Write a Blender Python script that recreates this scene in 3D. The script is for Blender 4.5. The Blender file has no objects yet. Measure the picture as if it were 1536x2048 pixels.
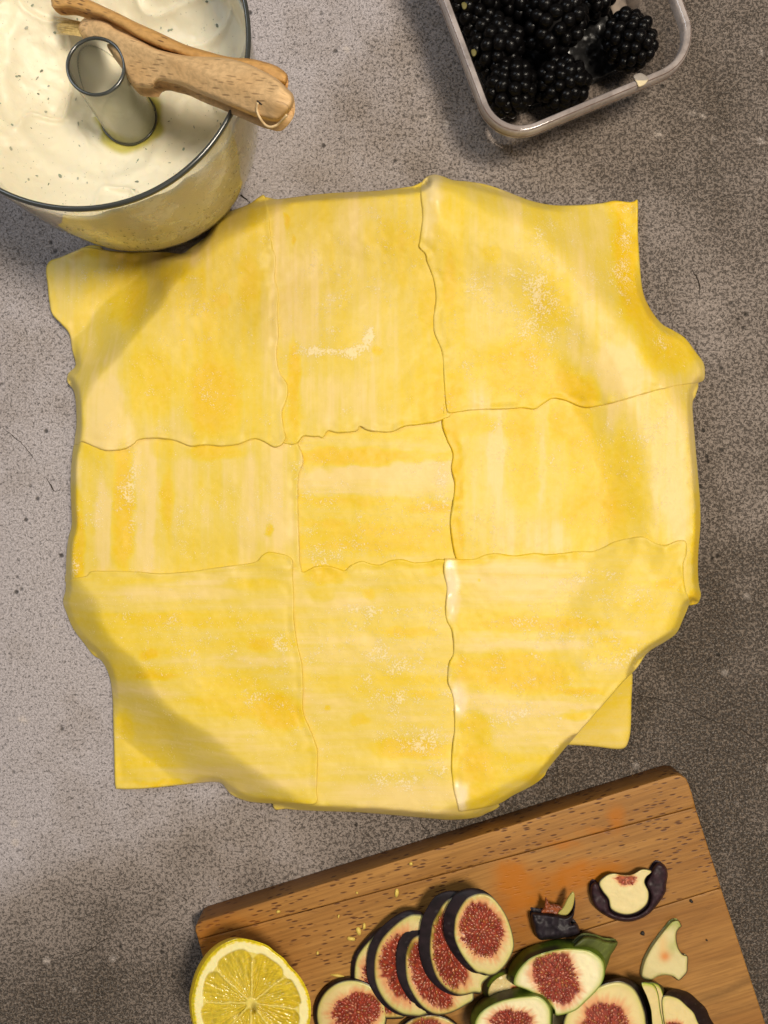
import bpy, math, random
import numpy as np
from mathutils import Vector
from mathutils.geometry import delaunay_2d_cdt
random.seed(7); rng = np.random.default_rng(7)
C = bpy.context.scene.collection
SC = bpy.context.scene

# ------------------------------------------------------------------ camera, world, lamps
S = 0.00022          # metres per photograph pixel on the tabletop
H = 0.34             # camera height above the tabletop
NX, NY = 768.0, 1024.0
cam = bpy.data.cameras.new('camera'); cam.sensor_fit = 'VERTICAL'
cam.angle = 2 * math.atan(1024 * S / H); cam.clip_start = 0.005; cam.clip_end = 20
co = bpy.data.objects.new('camera', cam); C.objects.link(co); co.location = (0, 0, H); SC.camera = co

w = bpy.data.worlds.new('World'); SC.world = w; w.use_nodes = True
bg = w.node_tree.nodes['Background']; bg.inputs[0].default_value = (1.0, 0.93, 0.85, 1); bg.inputs[1].default_value = 0.11

def lamp(name, loc, size, power, col, target=(0, 0, 0)):
    l = bpy.data.lights.new(name, 'AREA'); l.shape = 'DISK'; l.size = size; l.energy = power; l.color = col
    o = bpy.data.objects.new(name, l); C.objects.link(o); o.location = loc
    o.rotation_euler = (Vector(target) - Vector(loc)).to_track_quat('-Z', 'Y').to_euler()
lamp('ceiling_lamp', (0.36, 0.10, 1.15), 0.28, 15.5, (1.0, 0.89, 0.74))
lamp('window_light', (-0.75, 0.55, 1.0), 0.5, 5.2, (0.82, 0.90, 1.0), (-.15, .1, 0))
lamp('fill_light', (0.45, -0.95, 1.0), 0.7, 1.7, (1.0, 0.93, 0.85))  # unseen fill lamp added to brighten the bowl's side wall
SC.view_settings.view_transform = 'Standard'; SC.view_settings.look = 'None'
SC.view_settings.exposure = -0.10; SC.view_settings.gamma = 1
SC.render.engine = 'CYCLES'; SC.cycles.transparent_max_bounces = 24; SC.cycles.max_bounces = 8

# ------------------------------------------------------------------ helpers
def W(px, py, z):
    """world point that stands at height z under photograph pixel px,py"""
    px = np.asarray(px, float); py = np.asarray(py, float); z = np.asarray(z, float) + 0 * px
    k = (H - z) / H
    return np.stack([(px - NX) * S * k, (NY - py) * S * k, z], -1)

def hsh(ix, iy, seed):
    n = (ix * 374761393 + iy * 668265263 + seed * 974634777) & 0xffffffff
    n = ((n ^ (n >> 13)) * 1274126177) & 0xffffffff
    return ((n ^ (n >> 16)) & 0xffff) / 65535.0
def vnoise(x, y, seed=0):
    x = np.asarray(x, float); y = np.asarray(y, float)
    ix = np.floor(x).astype(np.int64); iy = np.floor(y).astype(np.int64)
    fx = x - ix; fy = y - iy
    u = fx * fx * fx * (fx * (fx * 6 - 15) + 10); v = fy * fy * fy * (fy * (fy * 6 - 15) + 10)
    a = hsh(ix, iy, seed); b = hsh(ix + 1, iy, seed); c = hsh(ix, iy + 1, seed); d = hsh(ix + 1, iy + 1, seed)
    return ((a + (b - a) * u) * (1 - v) + (c + (d - c) * u) * v) * 2 - 1
def fbm(x, y, seed=0, o=3):
    s = 0; a = 1.0; t = 0
    for i in range(o):
        s = s + a * vnoise(x * 2 ** i + 17 * i, y * 2 ** i - 9 * i, seed + i); t += a; a *= 0.5
    return s / t
def ss(a, b, x):
    t = np.clip((np.asarray(x, float) - a) / (b - a), 0, 1); return t * t * (3 - 2 * t)

def smooth_closed(pts, step=4.0):
    P = np.array(pts, float); n = len(P); out = []
    for i in range(n):
        p0, p1, p2, p3 = P[i - 1], P[i], P[(i + 1) % n], P[(i + 2) % n]
        m = max(1, int(round(np.hypot(*(p2 - p1)) / step)))
        for k in range(m):
            t = k / m
            out.append(0.5 * ((2 * p1) + (-p0 + p2) * t + (2 * p0 - 5 * p1 + 4 * p2 - p3) * t * t + (-p0 + 3 * p1 - 3 * p2 + p3) * t ** 3))
    return np.array(out)
def smooth_open(pts, step=4.0):
    P = np.array(pts, float); P = np.vstack([2 * P[0] - P[1], P, 2 * P[-1] - P[-2]]); out = []
    for i in range(1, len(P) - 2):
        p0, p1, p2, p3 = P[i - 1], P[i], P[i + 1], P[i + 2]
        m = max(1, int(round(np.linalg.norm(p2 - p1) / step)))
        for k in range(m):
            t = k / m
            out.append(0.5 * ((2 * p1) + (-p0 + p2) * t + (2 * p0 - 5 * p1 + 4 * p2 - p3) * t * t + (-p0 + 3 * p1 - 3 * p2 + p3) * t ** 3))
    out.append(P[-2]); return np.array(out)
def resample(P, n):
    Q = np.vstack([P, P[:1]]); L = np.r_[0, np.cumsum(np.linalg.norm(np.diff(Q, axis=0), axis=1))]
    t = np.linspace(0, L[-1], n, endpoint=False)
    return np.stack([np.interp(t, L, Q[:, 0]), np.interp(t, L, Q[:, 1])], -1)
def sdist(q, poly):
    """distance of points to a closed polygon, and inside flag"""
    q = np.asarray(q, float); D = np.full(len(q), 1e9); ins = np.zeros(len(q), bool)
    n = len(poly)
    for i in range(n):
        a = poly[i]; b = poly[(i + 1) % n]; ab = b - a; L = ab @ ab
        if L < 1e-12: continue
        t = np.clip(((q - a) @ ab) / L, 0, 1)
        d = q - (a + t[:, None] * ab); D = np.minimum(D, np.einsum('ij,ij->i', d, d))
        c = ((a[1] > q[:, 1]) != (b[1] > q[:, 1]))
        with np.errstate(divide='ignore', invalid='ignore'):
            xi = (b[0] - a[0]) * (q[:, 1] - a[1]) / (b[1] - a[1]) + a[0]
        ins ^= c & (q[:, 0] < xi)
    return np.sqrt(D), ins

def mesh_obj(name, V, F, mat, parent=None, smooth=True, cols=None, attrs=None):
    me = bpy.data.meshes.new(name); me.from_pydata([tuple(v) for v in V], [], F); me.update()
    if smooth: me.polygons.foreach_set('use_smooth', [True] * len(me.polygons))
    if cols is not None:
        a = me.color_attributes.new('col', 'FLOAT_COLOR', 'POINT')
        cc = np.ones((len(V), 4)); cc[:, :3] = cols; a.data.foreach_set('color', cc.ravel())
    for k, v in (attrs or {}).items():
        a = me.attributes.new(k, 'FLOAT', 'POINT'); a.data.foreach_set('value', np.asarray(v, float))
    if mat: me.materials.append(mat)
    o = bpy.data.objects.new(name, me); C.objects.link(o)
    if parent: o.parent = parent
    return o
def tag(o, label=None, cat=None, group=None, kind=None):
    if label: o['label'] = label
    if cat: o['category'] = cat
    if group: o['group'] = group
    if kind: o['kind'] = kind
    return o
def thing(name, loc, label, cat, group=None):
    o = bpy.data.objects.new(name, None); C.objects.link(o); o.empty_display_size = 0.01
    o['_loc'] = loc; del o['_loc']
    return tag(o, label, cat, group)

def sheet_geo(outline, grid=4.0, rings=(1.2, 2.6, 4.5)):
    P = outline; n = len(P)
    T = np.roll(P, -1, 0) - np.roll(P, 1, 0); T /= np.linalg.norm(T, axis=1)[:, None] + 1e-9
    N = np.stack([-T[:, 1], T[:, 0]], -1)
    _, ins = sdist(P + N * 1.0, P)
    if ins.mean() < 0.5: N = -N
    pts = [P]
    for r in rings:
        q = P + N * r; d, i_ = sdist(q, P); pts.append(q[i_ & (d > r * 0.85)])
    x0, y0 = P.min(0); x1, y1 = P.max(0)
    gx, gy = np.meshgrid(np.arange(x0, x1, grid), np.arange(y0, y1, grid))
    g = np.stack([gx.ravel() + (np.round((gy.ravel() - y0) / grid) % 2) * grid * 0.5, gy.ravel()], -1)
    d, i_ = sdist(g, P); pts.append(g[i_ & (d > max(rings) + grid * 0.5)])
    Q = np.vstack(pts)
    r = delaunay_2d_cdt([Vector(p) for p in Q], [(i, (i + 1) % n) for i in range(n)], [list(range(n))], 1, 1e-4)
    V = np.array([(v[0], v[1]) for v in r[0]]); F = [tuple(f) for f in r[2]]
    d, _ = sdist(V, P)
    # boundary edges from the faces themselves
    cnt = {}
    for f in F:
        for a, b in zip(f, f[1:] + f[:1]):
            cnt[(a, b)] = 1
    be = [(a, b) for (a, b) in cnt if (b, a) not in cnt]
    # orient: counter-clockwise in world means clockwise in px,py (y flips)
    a, b, c = V[F[0][0]], V[F[0][1]], V[F[0][2]]
    cr = (b[0] - a[0]) * (c[1] - a[1]) - (b[1] - a[1]) * (c[0] - a[0])
    if cr > 0: F = [f[::-1] for f in F]; be = [(b_, a_) for a_, b_ in be]
    return V, F, d, be
def slab(name, outline, zfun, thick, edge, mat, parent=None, grid=4.0, rings=(1.2, 2.6, 4.5), attr=None, cols=None, floor=None, edge_depth=None):
    V, F, d, be = sheet_geo(outline, grid, rings)
    ed = thick if edge_depth is None else edge_depth
    q = np.clip(1 - d / edge, 0, 1)
    zt = zfun(V[:, 0], V[:, 1]); z = zt - ed * (1 - np.sqrt(np.clip(1 - q * q, 0, 1)))
    if floor is not None: z = np.maximum(z, floor)
    top = W(V[:, 0], V[:, 1], z); bot = top.copy(); bot[:, 2] = np.minimum(zt - thick, z - 0.0001)
    if floor is not None: bot[:, 2] = np.maximum(bot[:, 2], floor - 0.0004)
    n = len(V)
    faces = F + [tuple(i + n for i in f[::-1]) for f in F] + [(b, a, a + n, b + n) for a, b in be]
    at = attr(V[:, 0], V[:, 1], d) if attr else {}
    at = {k: np.r_[v, v] for k, v in at.items()}
    cc = None
    if cols is not None: c_ = cols(V[:, 0], V[:, 1], d); cc = np.vstack([c_, c_])
    return mesh_obj(name, np.vstack([top, bot]), faces, mat, parent, cols=cc, attrs=at)

def tube(name, pts, rad, mat, parent=None, seg=8, z=None, closed=False):
    P = np.array(pts, float); n = len(P)
    rad = np.broadcast_to(np.asarray(rad, float), (n,))
    V = []; F = []
    for i in range(n):
        t = P[(i + 1) % n] - P[i - 1] if (closed or 0 < i < n - 1) else (P[min(i + 1, n - 1)] - P[max(i - 1, 0)])
        t = Vector(t).normalized(); a = t.orthogonal() if abs(t.z) > .95 else t.cross(Vector((0, 0, 1)))
        a.normalize(); b = t.cross(a)
        for k in range(seg):
            an = 2 * math.pi * k / seg
            V.append(P[i] + rad[i] * (math.cos(an) * np.array(a) + math.sin(an) * np.array(b)))
    for i in range(n if closed else n - 1):
        for k in range(seg):
            j = (i + 1) % n
            F.append((i * seg + k, i * seg + (k + 1) % seg, j * seg + (k + 1) % seg, j * seg + k))
    if not closed: F.append(tuple(range(seg))[::-1]); F.append(tuple((n - 1) * seg + k for k in range(seg)))
    return mesh_obj(name, V, F, mat, parent)
def lathe(name, prof, cx, cy, mat, parent=None, seg=128, closed=False, cols=None):
    V = []; F = []; m = len(prof)
    for (r, z) in prof:
        for k in range(seg):
            a = 2 * math.pi * k / seg; V.append((cx + r * math.cos(a), cy + r * math.sin(a), z))
    for i in range(m if closed else m - 1):
        j = (i + 1) % m
        for k in range(seg):
            F.append((i * seg + k, i * seg + (k + 1) % seg, j * seg + (k + 1) % seg, j * seg + k))
    return mesh_obj(name, V, F, mat, parent, cols=cols)

# ------------------------------------------------------------------ materials
def mat(name):
    m = bpy.data.materials.new(name); m.use_nodes = True; nt = m.node_tree
    return m, nt, nt.nodes['Principled BSDF']
def nd(nt, t, **kw):
    n = nt.nodes.new(t)
    for k, v in kw.items():
        if k.startswith('_'): setattr(n, k[1:], v)
        else:
            key = k.replace('__', ' '); n.inputs[key].default_value = v
    return n
def ramp(nt, stops, interp='LINEAR'):
    n = nt.nodes.new('ShaderNodeValToRGB'); n.color_ramp.interpolation = interp
    e = n.color_ramp.elements
    while len(e) < len(stops): e.new(0.5)
    for i, (p, c) in enumerate(stops):
        e[i].position = p; e[i].color = (c, c, c, 1) if not hasattr(c, '__len__') else tuple(c) + (1,)
    return n
def mix(nt, fac, a, b, blend='MIX'):
    n = nt.nodes.new('ShaderNodeMix'); n.data_type = 'RGBA'; n.blend_type = blend
    for sock, v in ((n.inputs[0], fac), (n.inputs[6], a), (n.inputs[7], b)):
        if isinstance(v, bpy.types.NodeSocket): nt.links.new(v, sock)
        elif hasattr(v, '__len__'): sock.default_value = tuple(v) + (1,)
        else: sock.default_value = v
    return n.outputs[2]
def math_(nt, op, a, b=0.0, clamp=False):
    n = nt.nodes.new('ShaderNodeMath'); n.operation = op; n.use_clamp = clamp
    for s_, v in ((n.inputs[0], a), (n.inputs[1], b)):
        if isinstance(v, bpy.types.NodeSocket): nt.links.new(v, s_)
        else: s_.default_value = v
    return n.outputs[0]
def coords(nt, scale=(1, 1, 1), rot=0.0):
    t = nt.nodes.new('ShaderNodeTexCoord'); r = nt.nodes.new('ShaderNodeMapping'); r.inputs['Rotation'].default_value = (0, 0, rot)
    nt.links.new(t.outputs['Object'], r.inputs[0])
    s_ = nt.nodes.new('ShaderNodeMapping'); s_.inputs['Scale'].default_value = scale
    nt.links.new(r.outputs[0], s_.inputs[0]); return s_.outputs[0]
def noise(nt, vec, scale, detail=3.0, rough=0.5):
    n = nd(nt, 'ShaderNodeTexNoise', Scale=scale, Detail=detail, Roughness=rough); nt.links.new(vec, n.inputs['Vector']); return n.outputs[0]
def voro(nt, vec, scale, feature='F1'):
    n = nd(nt, 'ShaderNodeTexVoronoi', _feature=feature, Scale=scale); nt.links.new(vec, n.inputs['Vector']); return n
def bump(nt, bs, h, dist, strength=1.0, prev=None):
    n = nd(nt, 'ShaderNodeBump', Strength=strength, Distance=dist); nt.links.new(h, n.inputs['Height'])
    if prev: nt.links.new(prev, n.inputs['Normal'])
    nt.links.new(n.outputs[0], bs.inputs['Normal']); return n.outputs[0]
def attr_node(nt, name, out='Fac'):
    n = nt.nodes.new('ShaderNodeAttribute'); n.attribute_name = name; return n.outputs[out]
def rmp(nt, v, stops):
    r = ramp(nt, stops); nt.links.new(v, r.inputs[0]); return r.outputs[0]

def make_stone():
    m, nt, b = mat('stone'); v = coords(nt)
    big = noise(nt, v, 5.0, 4, .55); mid = noise(nt, v, 38, 4, .6)
    dk = attr_node(nt, 'dark_grad')
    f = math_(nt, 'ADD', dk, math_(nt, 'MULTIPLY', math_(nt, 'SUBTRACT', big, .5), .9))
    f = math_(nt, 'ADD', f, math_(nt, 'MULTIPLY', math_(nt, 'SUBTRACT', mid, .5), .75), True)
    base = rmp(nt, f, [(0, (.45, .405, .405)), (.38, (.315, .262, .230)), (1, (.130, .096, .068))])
    # fine pitting: light crumbs over dark pores
    g1 = math_(nt, 'ADD', math_(nt, 'MULTIPLY', noise(nt, v, 1100, 3, .75), .5), math_(nt, 'MULTIPLY', noise(nt, v, 600, 3, .75), .5)); g2 = noise(nt, v, 1150, 3, .7)
    pores = rmp(nt, math_(nt, 'ADD', g1, math_(nt, 'MULTIPLY', math_(nt, 'SUBTRACT', .6, f), .09)), [(.41, 0.0), (.50, 1.0)])
    grit = rmp(nt, g2, [(.50, 0.0), (.68, 1.0)])
    amt = math_(nt, 'ADD', .36, math_(nt, 'MULTIPLY', f, .62))
    c = mix(nt, math_(nt, 'MULTIPLY', math_(nt, 'SUBTRACT', 1.0, pores), amt), base, (.045, .036, .028))
    c = mix(nt, math_(nt, 'MULTIPLY', grit, math_(nt, 'ADD', .16, math_(nt, 'MULTIPLY', f, .45))), c, (.58, .51, .45))
    # scattered bigger pits and pale aggregate spots
    vo = voro(nt, v, 170); vm = noise(nt, v, 60, 2)
    pit = math_(nt, 'MULTIPLY', rmp(nt, vo.outputs[0], [(.10, 1.0), (.20, 0.0)]), rmp(nt, vm, [(.56, 0.0), (.62, 1.0)]))
    c = mix(nt, math_(nt, 'MULTIPLY', pit, .8), c, (.03, .025, .02))
    vo2 = voro(nt, v, 95); vm2 = noise(nt, v, 33, 2)
    spot = math_(nt, 'MULTIPLY', rmp(nt, vo2.outputs[0], [(.12, 1.0), (.22, 0.0)]), rmp(nt, vm2, [(.58, 0.0), (.64, 1.0)]))
    c = mix(nt, math_(nt, 'MULTIPLY', spot, .55), c, (.60, .52, .46))
    nt.links.new(c, b.inputs['Base Color']); b.inputs['Roughness'].default_value = .62
    b.inputs['Specular IOR Level'].default_value = .35
    h = math_(nt, 'ADD', math_(nt, 'MULTIPLY', pores, 1.0), math_(nt, 'MULTIPLY', grit, .5))
    h = math_(nt, 'SUBTRACT', h, pit)
    bump(nt, b, h, .00055, 1.0)
    return m
def make_dough(vert):
    m, nt, b = mat('dough'); v = coords(nt)
    fib = noise(nt, coords(nt, (520, 26, 60) if vert else (26, 520, 60)), 1.0, 4, .65); fib2 = noise(nt, coords(nt, (150, 9, 30) if vert else (9, 150, 30)), 1.0, 3, .6)
    bt = attr_node(nt, 'butter'); fl = attr_node(nt, 'flour'); wet_glint = attr_node(nt, 'wet_glint')
    n1 = noise(nt, v, 90, 4, .6); n2 = noise(nt, v, 420, 3, .6)
    f = math_(nt, 'ADD', bt, math_(nt, 'MULTIPLY', math_(nt, 'SUBTRACT', n1, .5), .25), False)
    f = math_(nt, 'ADD', f, math_(nt, 'ADD', math_(nt, 'MULTIPLY', math_(nt, 'SUBTRACT', fib, .5), .45), math_(nt, 'MULTIPLY', math_(nt, 'SUBTRACT', fib2, .5), .55)), True)
    c = rmp(nt, f, [(0, (.765, .570, .195)), (.24, (.715, .535, .085)), (.50, (.735, .522, .018)), (1, (.745, .475, .001))])
    c = mix(nt, math_(nt, 'MULTIPLY', rmp(nt, n2, [(.35, 0.0), (.7, 1.0)]), .16), c, (.80, .62, .26))
    fn = noise(nt, v, 1250, 3, .7); fn2 = noise(nt, v, 150, 3, .6)
    th = math_(nt, 'SUBTRACT', math_(nt, 'ADD', math_(nt, 'MULTIPLY', fn, .7), math_(nt, 'MULTIPLY', fn2, .40)), math_(nt, 'SUBTRACT', .695, math_(nt, 'MULTIPLY', fl, .135)))
    fm = rmp(nt, th, [(.0, 0.0), (.07, 1.0)])
    c = mix(nt, math_(nt, 'MULTIPLY', fm, .60), c, (.90, .77, .52))
    c = mix(nt, math_(nt, 'MULTIPLY', wet_glint, .75), c, (.90, .74, .48))  # pale highlight of the wet seams, put into the base colour
    nt.links.new(c, b.inputs['Base Color'])
    rg = math_(nt, 'ADD', math_(nt, 'SUBTRACT', .50, math_(nt, 'MULTIPLY', wet_glint, .28)), math_(nt, 'MULTIPLY', fm, .3))
    nt.links.new(rg, b.inputs['Roughness']); b.inputs['Specular IOR Level'].default_value = .4
    b.inputs['Subsurface Weight'].default_value = .12; b.inputs['Subsurface Radius'].default_value = (1.0, .8, .3); b.inputs['Subsurface Scale'].default_value = .0010
    h = math_(nt, 'ADD', math_(nt, 'MULTIPLY', fm, .6), math_(nt, 'MULTIPLY', noise(nt, v, 260, 4, .55), .9))
    bump(nt, b, h, .00018, .7)
    return m
def make_wood(name, rot, light, dark, fleck, fs=(1, 1, 400), fle=1.0, rough=.5):
    m, nt, b = mat(name)
    v = coords(nt, (1, 1, 1), rot); vs = coords(nt, (7, 60, 60), rot)
    warp = noise(nt, vs, 1.0, 4, .6)
    fine = noise(nt, coords(nt, (40, 900, 900), rot), 1.0, 3, .6)
    c = mix(nt, rmp(nt, warp, [(.3, 0.0), (.7, 1.0)]), light, dark)
    c = mix(nt, math_(nt, 'MULTIPLY', rmp(nt, fine, [(.4, 0.0), (.62, 1.0)]), .35), c, tuple(x * .45 for x in dark))
    fv = voro(nt, coords(nt, (190 * fs[0], 820 * fs[1], fs[2]), rot + .09), 1.0)
    fmk = noise(nt, coords(nt, (60, 120, 120), rot), 1.0, 2, .5)
    fk = math_(nt, 'MULTIPLY', rmp(nt, fv.outputs[0], [(.20, 1.0), (.34, 0.0)]), rmp(nt, fmk, [(.42, 0.0), (.50, 1.0)]))
    sm = attr_node(nt, 'plain')
    fk = math_(nt, 'MULTIPLY', fk, math_(nt, 'SUBTRACT', 1.0, sm))
    c = mix(nt, math_(nt, 'MULTIPLY', fk, fle), c, fleck)
    st = attr_node(nt, 'stain')
    c = mix(nt, math_(nt, 'MULTIPLY', st, .95), c, (.40, .125, .003))
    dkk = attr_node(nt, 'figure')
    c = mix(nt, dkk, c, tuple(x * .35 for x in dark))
    nt.links.new(c, b.inputs['Base Color']); b.inputs['Roughness'].default_value = rough; b.inputs['Specular IOR Level'].default_value = .3
    h = math_(nt, 'SUBTRACT', fine, fk); bump(nt, b, h, .00012, .8)
    return m
def make_vcol(name, rough=.4, spec=.5, sss=0.0, bs=0.0, bscale=500, coat=0.0):
    m, nt, b = mat(name); c = attr_node(nt, 'col', 'Color'); nt.links.new(c, b.inputs['Base Color'])
    b.inputs['Roughness'].default_value = rough; b.inputs['Specular IOR Level'].default_value = spec
    b.inputs['Coat Weight'].default_value = coat; b.inputs['Coat Roughness'].default_value = .15
    if sss: b.inputs['Subsurface Weight'].default_value = sss; b.inputs['Subsurface Radius'].default_value = (1, .6, .3); b.inputs['Subsurface Scale'].default_value = .001
    if bs: bump(nt, b, noise(nt, coords(nt), bscale, 3, .6), bs, .8)
    return m
def make_plain(name, col, rough=.4, spec=.5, bs=0, bscale=500, coat=0, var=None):
    m, nt, b = mat(name); b.inputs['Base Color'].default_value = tuple(col) + (1,)
    b.inputs['Roughness'].default_value = rough; b.inputs['Specular IOR Level'].default_value = spec; b.inputs['Coat Weight'].default_value = coat
    if var:
        n = noise(nt, coords(nt), var[1], 3, .6)
        c = mix(nt, rmp(nt, n, [(.35, 0.0), (.65, 1.0)]), col, var[0]); nt.links.new(c, b.inputs['Base Color'])
    if bs: bump(nt, b, noise(nt, coords(nt), bscale, 3, .6), bs, .8)
    return m
def make_clear(name, tint, body, haze=.12, smear=0.0, sscale=60, edge=.55, rough=.05, white=(.8, .78, .74)):
    """thin clear plastic: transparent with tint, Fresnel gloss, a little milky scatter and smears"""
    m, nt, b = mat(name); nt.nodes.remove(b); out = nt.nodes['Material Output']
    tr = nd(nt, 'ShaderNodeBsdfTransparent'); tr.inputs[0].default_value = tuple(tint) + (1,)
    gl = nd(nt, 'ShaderNodeBsdfGlossy'); gl.inputs['Roughness'].default_value = rough; gl.inputs[0].default_value = (1, 1, 1, 1)
    df = nd(nt, 'ShaderNodeBsdfDiffuse'); df.inputs[0].default_value = tuple(body) + (1,)
    lw = nd(nt, 'ShaderNodeLayerWeight', Blend=.35)
    v = coords(nt)
    sm = math_(nt, 'MULTIPLY', rmp(nt, noise(nt, v, sscale, 5, .7), [(.46, 0.0), (.62, 1.0)]), smear)
    hz = math_(nt, 'ADD', haze, math_(nt, 'MULTIPLY', lw.outputs['Facing'], edge))
    hz = math_(nt, 'ADD', hz, sm, True)
    cdf = mix(nt, sm, body, white); nt.links.new(cdf, df.inputs[0])
    m1 = nt.nodes.new('ShaderNodeMixShader'); nt.links.new(hz, m1.inputs[0]); nt.links.new(tr.outputs[0], m1.inputs[1]); nt.links.new(df.outputs[0], m1.inputs[2])
    m2 = nt.nodes.new('ShaderNodeMixShader'); fr = nd(nt, 'ShaderNodeFresnel', IOR=1.45)
    nt.links.new(fr.outputs[0], m2.inputs[0]); nt.links.new(m1.outputs[0], m2.inputs[1]); nt.links.new(gl.outputs[0], m2.inputs[2])
    nt.links.new(m2.outputs[0], out.inputs[0])
    return m

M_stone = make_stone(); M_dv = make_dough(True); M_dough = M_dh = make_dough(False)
BR = math.radians(-17)
M_board = make_wood('beech', BR, (.43, .215, .055), (.26, .108, .022), (.10, .036, .010))
M_handle = make_wood('handle_wood', math.radians(20), (.78, .53, .27), (.62, .38, .165), (.17, .08, .035), (.9, 1.5, 30), .5)
M_bamboo = make_wood('bamboo', math.radians(23), (.66, .38, .13), (.52, .27, .075), (.12, .055, .025), (1.0, 1.3, 30), .8)

# ------------------------------------------------------------------ tabletop
g = 8
xs = np.arange(-900, 2440, 20); ys = np.arange(-900, 2950, 20)
X, Y = np.meshgrid(xs, ys); nx, ny = len(xs), len(ys)
dark_grad = .02 + .62 * ss(350, 1350, X + .10 * (Y - 1000)) + .30 * ss(1250, 1600, Y - 350 + .42 * X) + .18 * ss(1750, 2000, Y) * (1.0 + .6 * ss(500, 100, X)) + .22 * ss(1650, 2000, Y) + .10 * ss(300, 900, X) * ss(700, 0, Y)  # tabletop tone, darker towards the right and the bottom
dark_grad = np.clip(dark_grad + .10 * fbm(X / 230, Y / 230, 5), 0, 1)
Vt = W(X.ravel(), Y.ravel(), 0)
Ft = [(j * nx + i, (j + 1) * nx + i, (j + 1) * nx + i + 1, j * nx + i + 1) for j in range(ny - 1) for i in range(nx - 1)]
table = tag(mesh_obj('tabletop', Vt, Ft, M_stone, smooth=False, attrs={'dark_grad': dark_grad.ravel()}), kind='structure')
M_crack = make_plain('crack_shadow', (.035, .028, .022), .9, .1)
def crack(pts, wd=1.6):
    P = smooth_open(pts, 5); n = len(P); P = P + rng.normal(0, .9, P.shape)
    V = []; F = []
    for i in range(n):
        t = P[min(i + 1, n - 1)] - P[max(i - 1, 0)]; t /= np.linalg.norm(t) + 1e-9; nn = np.array([-t[1], t[0]])
        wv = wd * (.35 + .65 * rng.random()) * min(1, i / 4 + .1, (n - 1 - i) / 4 + .1)
        V += [W(*(P[i] + nn * wv / 2), .00008), W(*(P[i] - nn * wv / 2), .00008)]
    for i in range(n - 1): F.append((2 * i, 2 * i + 1, 2 * i + 3, 2 * i + 2))
    o = mesh_obj('crack', V, F, M_crack, table, smooth=False); o['kind'] = 'structure'; return o
crack([(445, 368), (462, 372), (475, 384), (490, 396), (505, 410)], 4)
crack([(0, 850), (25, 872), (52, 896), (72, 925)], 1.8)
crack([(90, 953), (102, 972), (112, 982), (122, 978)], 3)
crack([(1265, 1388), (1290, 1394), (1325, 1400), (1360, 1412), (1392, 1425), (1420, 1440), (1460, 1452), (1500, 1470), (1536, 1500)], 2.6)
crack([(1420, 1430), (1450, 1412), (1480, 1405)], 1.5)
crack([(838, 1636), (845, 1652), (858, 1664), (862, 1676)], 3); crack([(878, 1634), (884, 1650), (884, 1668)], 3)
crack([(1385, 540), (1394, 556), (1400, 572), (1398, 592)], 4); crack([(500, 372), (492, 384)], 3)
crack([(1200, 310), (1216, 330)], 3)
crack([(105, 1915), (128, 1922), (155, 1912), (180, 1900), (205, 1882), (228, 1876)], 2.2)
crack([(360, 1795), (372, 1800), (366, 1812)], 3); crack([(15, 1885), (45, 1888)], 3)

# ------------------------------------------------------------------ pastry
MM = .001
TL = [(529,391),(538,424),(542,469),(547,497),(553,517),(551,557),(558,584),(556,628),(558,672),(554,708),(560,743),(576,770),(575,796),(565,827),(569,858),(572,876),(565,889),(556,894),(545,894),(523,882),(505,879),(478,889),(447,893),(408,891),(381,893),(350,882),(315,877),(279,880),(268,889),(248,899),(213,902),(186,893),(164,884),(149,889),(153,845),(149,787),(135,765),(135,750),(140,743),(151,730),(144,699),(138,668),(122,648),(104,628),(98,601),(95,570),(92,539),(100,522),(124,513),(155,500),(173,494),(213,500),(257,504),(328,504),(364,507),(381,495),(412,473),(430,446),(439,431),(461,422),(496,409),(518,394)]
TR = [(842,370),(849,357),(866,349),(884,352),(906,360),(937,363),(968,368),(995,376),(1026,388),(1061,401),(1105,410),(1158,410),(1203,406),(1229,401),(1262,404),(1274,399),(1276,410),(1276,463),(1279,516),(1285,578),(1298,613),(1322,646),(1349,662),(1371,677),(1393,706),(1408,728),(1409,757),(1399,765),(1389,767),(1349,773),(1291,788),(1247,801),(1212,810),(1176,816),(1154,812),(1127,801),(1105,798),(1088,808),(1070,819),(1043,817),(1008,819),(972,820),(937,822),(900,827),(893,821),(888,781),(886,737),(882,702),(868,666),(866,635),(871,596),(866,560),(853,525),(850,509),(837,494),(839,476),(844,432),(841,396)]
BL = [(133,1164),(146,1157),(173,1151),(182,1142),(226,1141),(270,1142),(310,1146),(363,1144),(416,1137),(461,1131),(509,1124),(523,1111),(536,1103),(558,1106),(576,1111),(586,1122),(587,1155),(589,1199),(589,1243),(596,1288),(605,1332),(607,1376),(607,1421),(618,1452),(631,1483),(636,1509),(634,1576),(632,1607),(589,1609),(523,1606),(492,1602),(465,1591),(454,1580),(443,1567),(425,1564),(390,1567),(328,1574),(279,1578),(239,1578),(230,1571),(228,1509),(226,1443),(225,1398),(219,1354),(204,1323),(186,1310),(169,1288),(146,1257),(133,1226),(126,1204),(131,1181)]
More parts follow.
